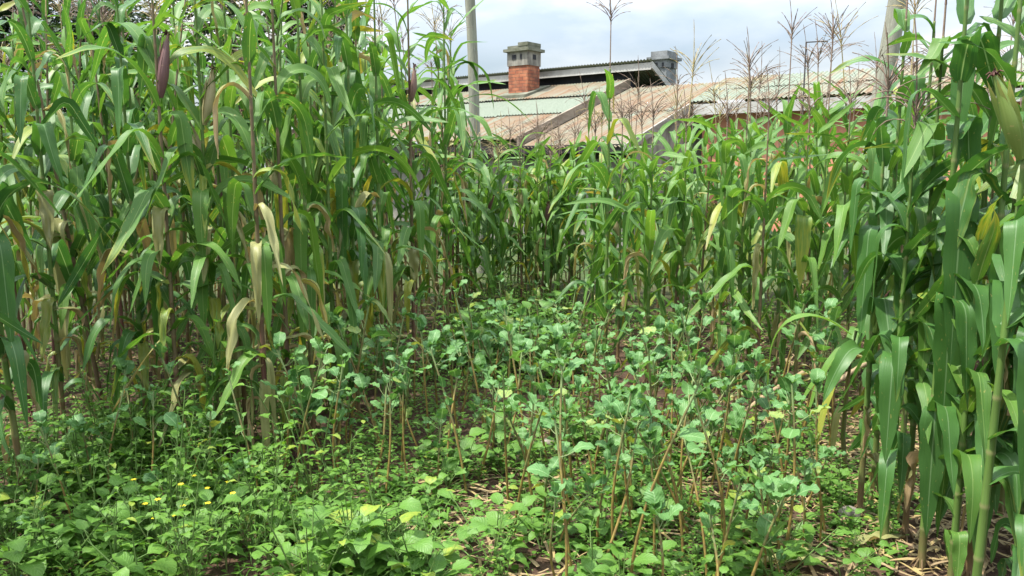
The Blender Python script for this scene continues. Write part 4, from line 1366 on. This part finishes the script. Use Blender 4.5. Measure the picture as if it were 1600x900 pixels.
def wlabel(kind, x, y):
    sz = {'broad': 'low weed with wide bright green leaves', 'bushy': 'bushy green weed with small notched leaves', 'spiky': 'upright weed with pointed leaves', 'yellow': 'wispy weed with small yellow flowers'}[kind]
    if y < 3.6:
        pl = 'at the very front of the plot'
    elif x < -1.0:
        pl = 'at the foot of the tall dark stand'
    elif x > 1.0:
        pl = 'beside the straw-littered patch'
    else:
        pl = 'between the kale stems'
    return f'{sz} {pl}'


FRONT_L = [ground(*p) for p in ((-60, 960), (-40, 720), (200, 690), (430, 760), (560, 800), (700, 960))]
FRONT_M = [ground(*p) for p in ((560, 800), (700, 700), (900, 640), (1200, 700), (1260, 900), (1200, 960), (700, 960))]
FAR_BED = [ground(*p) for p in ((640, 590), (740, 500), (900, 495), (960, 560), (850, 620))]
RIGHT_P = [ground(*p) for p in ((1260, 760), (1400, 720), (1420, 900), (1300, 940))]
SHADE = [ground(*p) for p in ((60, 700), (300, 640), (520, 600), (640, 560), (560, 650), (420, 730))]
for kind, poly, n_, s0, s1, md in (('broad', FRONT_M, 40, 0.8, 1.3, 0.15), ('broad', FRONT_L, 44, 0.7, 1.7, 0.12), ('bushy', FRONT_L, 34, 0.9, 1.45, 0.15), ('spiky', FRONT_L, 10, 0.7, 1.0, 0.25),
                                   ('broad', FAR_BED, 34, 1.3, 2.2, 0.18), ('bushy', FRONT_M, 10, 0.4, 0.6, 0.3), ('broad', RIGHT_P, 6, 0.6, 0.9, 0.2), ('bushy', RIGHT_P, 7, 0.35, 0.6, 0.18), ('bushy', SHADE, 34, 0.8, 1.4, 0.18)):
    for x, y in scatter(poly, n_, md, n_ * 7 + len(kind)):
        place_weed(kind, x, y, wr.uniform(s0, s1), wlabel(kind, x, y), 'weed', {'broad': 'wide-leaved weeds in the plot', 'bushy': 'bushy weeds in the plot', 'spiky': 'pointed-leaved weeds in the plot'}[kind])
for px, py in ((290, 890), (350, 870), (315, 840), (255, 870)):
    x, y = ground(px, py)
    place_weed('yellow', x, y, 1.0, wlabel('yellow', x, y), 'weed', 'yellow-flowered weeds in the plot')
for px, py, lab in ((240, 860, 'feathery pale grass tuft beside the yellow-flowered weeds'), (300, 930, 'loose pale grass tuft at the very front of the weeds'), (620, 860, 'small grass tuft between wide-leaved weeds'),
                    (660, 900, 'thin grass tuft beside bare soil at the front'), (1385, 760, 'grass tuft at the foot of the close maize clump'), (120, 760, 'dark grass tuft in the shade of the tall stand'), (395, 880, 'bright grass tuft among the low weeds')):
    x, y = ground(px, py)
    place_weed('grass', x, y, wr.uniform(0.7, 1.1), lab, 'grass tuft', 'grass tufts in the plot')
x, y = ground(30, 925)
place_weed('blue', x, y, 0.6, 'low weed with tiny blue flowers in the shaded front corner')
x, y = ground(60, 810)
place_weed('spiky', x, y, 1.05, 'upright weed with knobbly seed spike and yellowing lower leaves in the shade')
x, y = ground(325, 745)
place_weed('bushy', x, y, 1.9, 'tall dark bushy weed climbing between the purple-stalked maize', 'weed')

# ------------------------------------------------------------------ ground cover and litter (stuff)


def cover(name, label, polys, seed, matk, L0, L1, ratio, hmax, prof, n=3, m=3):
    rng = np.random.default_rng(seed)
    P = []
    for poly, cnt, hm in polys:
        xs, ys = [p[0] for p in poly], [p[1] for p in poly]
        got = 0
        while got < cnt:
            x, y = rng.uniform(min(xs), max(xs)), rng.uniform(min(ys), max(ys))
            cl = 0.5 + 0.5 * math.sin(5.1 * x + 2.2 * math.sin(3.7 * y)) * math.sin(4.3 * y + 1.1)
            cl = cl * (0.5 + 0.5 * math.sin(11.3 * x + 3 * math.sin(7.1 * y + x)) * math.sin(9.7 * y + 2.0)) ** 0.5
            if in_poly(x, y, poly) and rng.random() < 0.06 + 0.94 * cl:
                P.append((x, y, gz(x, y) + 0.01 + hm * rng.random() ** 1.3 * (0.15 + 1.1 * cl)))
                got += 1
    P = np.array(P)
    K = len(P)
    lb = MB()
    L = rng.uniform(L0, L1, K) * np.exp(rng.normal(0, 0.25, K))
    lb.leaves(P=P, az=rng.random(K) * 6.28, L=L, Wd=L * ratio * rng.uniform(0.8, 1.2, K), e0=rng.uniform(0.0, 0.9, K), e1=rng.uniform(-0.9, 0.2, K), prof=prof, n=n, m=m, wave=0.1, fold=0.2, rng=rng,
              dry=np.where(rng.random(K) < 0.03, 0.45, 0))
    tag(lb.build(name, M[matk]), label, 'ground cover', kind='stuff')


ALLF = [ground(*p) for p in ((-80, 960), (-60, 700), (300, 680), (560, 650), (740, 500), (900, 500), (1000, 600), (1300, 640), (1330, 760), (1240, 960))]
EDGE = [ground(*p) for p in ((420, 770), (560, 660), (720, 520), (800, 500), (760, 600), (640, 690), (600, 780), (480, 800))]
BEHIND = [(1.15, 3.7), (2.0, 3.4), (3.6, 3.2), (4.2, 5.6), (1.6, 5.6)]
STAND_L = [(-1.3, 4.0), (-0.5, 8.3), (-4.0, 9.0), (-4.5, 4.0), (-2.5, 3.6)]
STAND_R = [(0.6, 8.3), (1.1, 5.8), (3.0, 5.0), (4.5, 7.0), (2.5, 9.0)]
cover('low_weeds', 'carpet of small green weeds over the soil', [(FRONT_L, 6400, 0.17), (FRONT_M, 4600, 0.07), (FAR_BED, 3200, 0.34), (STAND_L, 12000, 0.40), (STAND_R, 6000, 0.30), (RIGHT_P, 1000, 0.05), (BEHIND, 3500, 0.22), (BED, 5200, 0.12), (BACK_POLY, 2200, 0.5), ([(-0.5, 8.3), (0.6, 8.2), (0.8, 9.8), (-0.6, 9.8)], 2200, 0.4), (EDGE, 2600, 0.30)], 51, 'weed', 0.015, 0.042, 0.6, 0.2, prof_ovate)
cover('seedling_cover', 'fine bright seedlings between the kale stems', [(FRONT_M, 5000, 0.04), (RIGHT_P, 500, 0.03), (FRONT_L, 2500, 0.10)], 52, 'bean', 0.010, 0.024, 0.55, 0.05, prof_ovate)
cover('grass_blades', 'thin grass blades among the low weeds', [(FRONT_L, 1500, 0.12), (FRONT_M, 700, 0.05)], 53, 'weed', 0.08, 0.17, 0.05, 0.1, prof_lance, 5, 3)
LIT_R = [ground(*p) for p in ((1150, 960), (1230, 740), (1300, 650), (1400, 640), (1600, 760), (1640, 960))]


def litter():
    rng = np.random.default_rng(61)
    P = []
    for poly, cnt in ((LIT_R, 1300), (FRONT_M, 900), (STAND_L, 900), (STAND_R, 700), (BEHIND, 900)):
        P += [(x, y, gz(x, y) + rng.uniform(0.006, 0.025)) for x, y in
              ((lambda xs, ys: [(a, b) for a, b in zip(rng.uniform(min(xs), max(xs), cnt * 2), rng.uniform(min(ys), max(ys), cnt * 2)) if in_poly(a, b, poly)][:cnt])([p[0] for p in poly], [p[1] for p in poly]))]
    P = np.array(P)
    K = len(P)
    lb = MB()
    L = rng.uniform(0.03, 0.20, K)
    lb.leaves(P=P, az=rng.random(K) * 6.28, L=L, Wd=rng.uniform(0.004, 0.02, K), e0=rng.uniform(-0.15, 0.3, K), e1=rng.uniform(-0.25, 0.1, K), prof=prof_strap, n=4, m=3, wave=0.3, rng=rng, dry=rng.uniform(0, 0.6, K))
    tag(lb.build('straw_litter', M['straw']), 'dry straw litter scattered over the bare soil', 'litter', kind='stuff')


litter()
for k, (px, py, L, az, lab) in enumerate(((1290, 885, 0.42, 185, 'curled dry maize leaf lying flat at the front edge of the plot'), (1270, 870, 0.35, 160, 'crumpled pale husk leaf on the straw beside the close clump'),
                                          (1330, 650 + 210, 0.3, 20, 'small dry maize leaf lying on bare soil by the clump'), (1205, 855, 0.3, 150, 'yellowing fallen maize leaf between kale stems'),
                                          (1170, 770, 0.4, 100, 'green fallen maize leaf lying under the kale'), (1010, 690, 0.42, 120, 'pale green torn maize leaf lying in the middle of the kale bed'))):
    x, y = ground(px, py)
    lb = MB()
    lb.leaves(P=(x, y, gz(x, y) + 0.045), az=D(az), L=L, Wd=0.06, e0=D(8), e1=D(-14), dry=0.9 if k < 3 else (0.4 if k == 3 else 0.05), crumple=0.3 if k < 3 else 0.1, wave=0.25, rnd=0.9, n=16, m=7)
    tag(lb.build('fallen_leaf', M['maize']), lab, 'fallen leaf')


def stone(x, y, r, seed, label, mat='stone'):
    rng = np.random.default_rng(seed)
    n, s_ = 8, 12
    th = np.linspace(0.02, math.pi - 0.02, n)
    a_ = np.arange(s_) * 2 * math.pi / s_
    d = np.stack([np.sin(th)[:, None] * np.cos(a_), np.sin(th)[:, None] * np.sin(a_), np.broadcast_to(np.cos(th)[:, None], (n, s_))], -1)
    w1, w2 = rng.normal(size=3) * 2, rng.normal(size=3) * 4
    rr = 1 + 0.16 * np.sin(d @ w1 + 1) + 0.08 * np.sin(d @ w2)
    V = d * rr[..., None] * r * np.array([1.15, 0.9, 0.65])
    i_, j_ = np.meshgrid(np.arange(n - 1), np.arange(s_), indexing='ij')
    q0, q1 = i_ * s_ + j_, i_ * s_ + (j_ + 1) % s_
    mb = MB()
    mb.add(V + np.array([0, 0, r * 0.3]), np.stack([q0, q0 + s_, q1 + s_, q1], -1))
    o = mb.build('stone', M[mat])
    o.location = (x, y, gz(x, y))
    tag(o, label, 'stone', 'pale stones on the soil')


for k, (px, py, r, lab) in enumerate(((969, 838, 0.028, 'largest pale rounded stone at the foot of a kale stem'), (855, 700, 0.04, 'flat buff stone half hidden in the kale bed'), (1000, 750, 0.03, 'grey stone on bare soil in the middle of the bed'),
                                      (1012, 780, 0.016, 'small white pebble on bare soil'), (1112, 817, 0.02, 'whitish stone near the straw litter'), (1325, 805, 0.05, 'brown clod-like stone beside the close clump'),
                                      (950, 712, 0.03, 'buff stone behind the tallest kale'))):
    x, y = ground(px, py)
    stone(x, y, r, 700 + k, lab)
print('OBJECTS', len(bpy.data.objects), 'MAIZE', len(MAIZE))
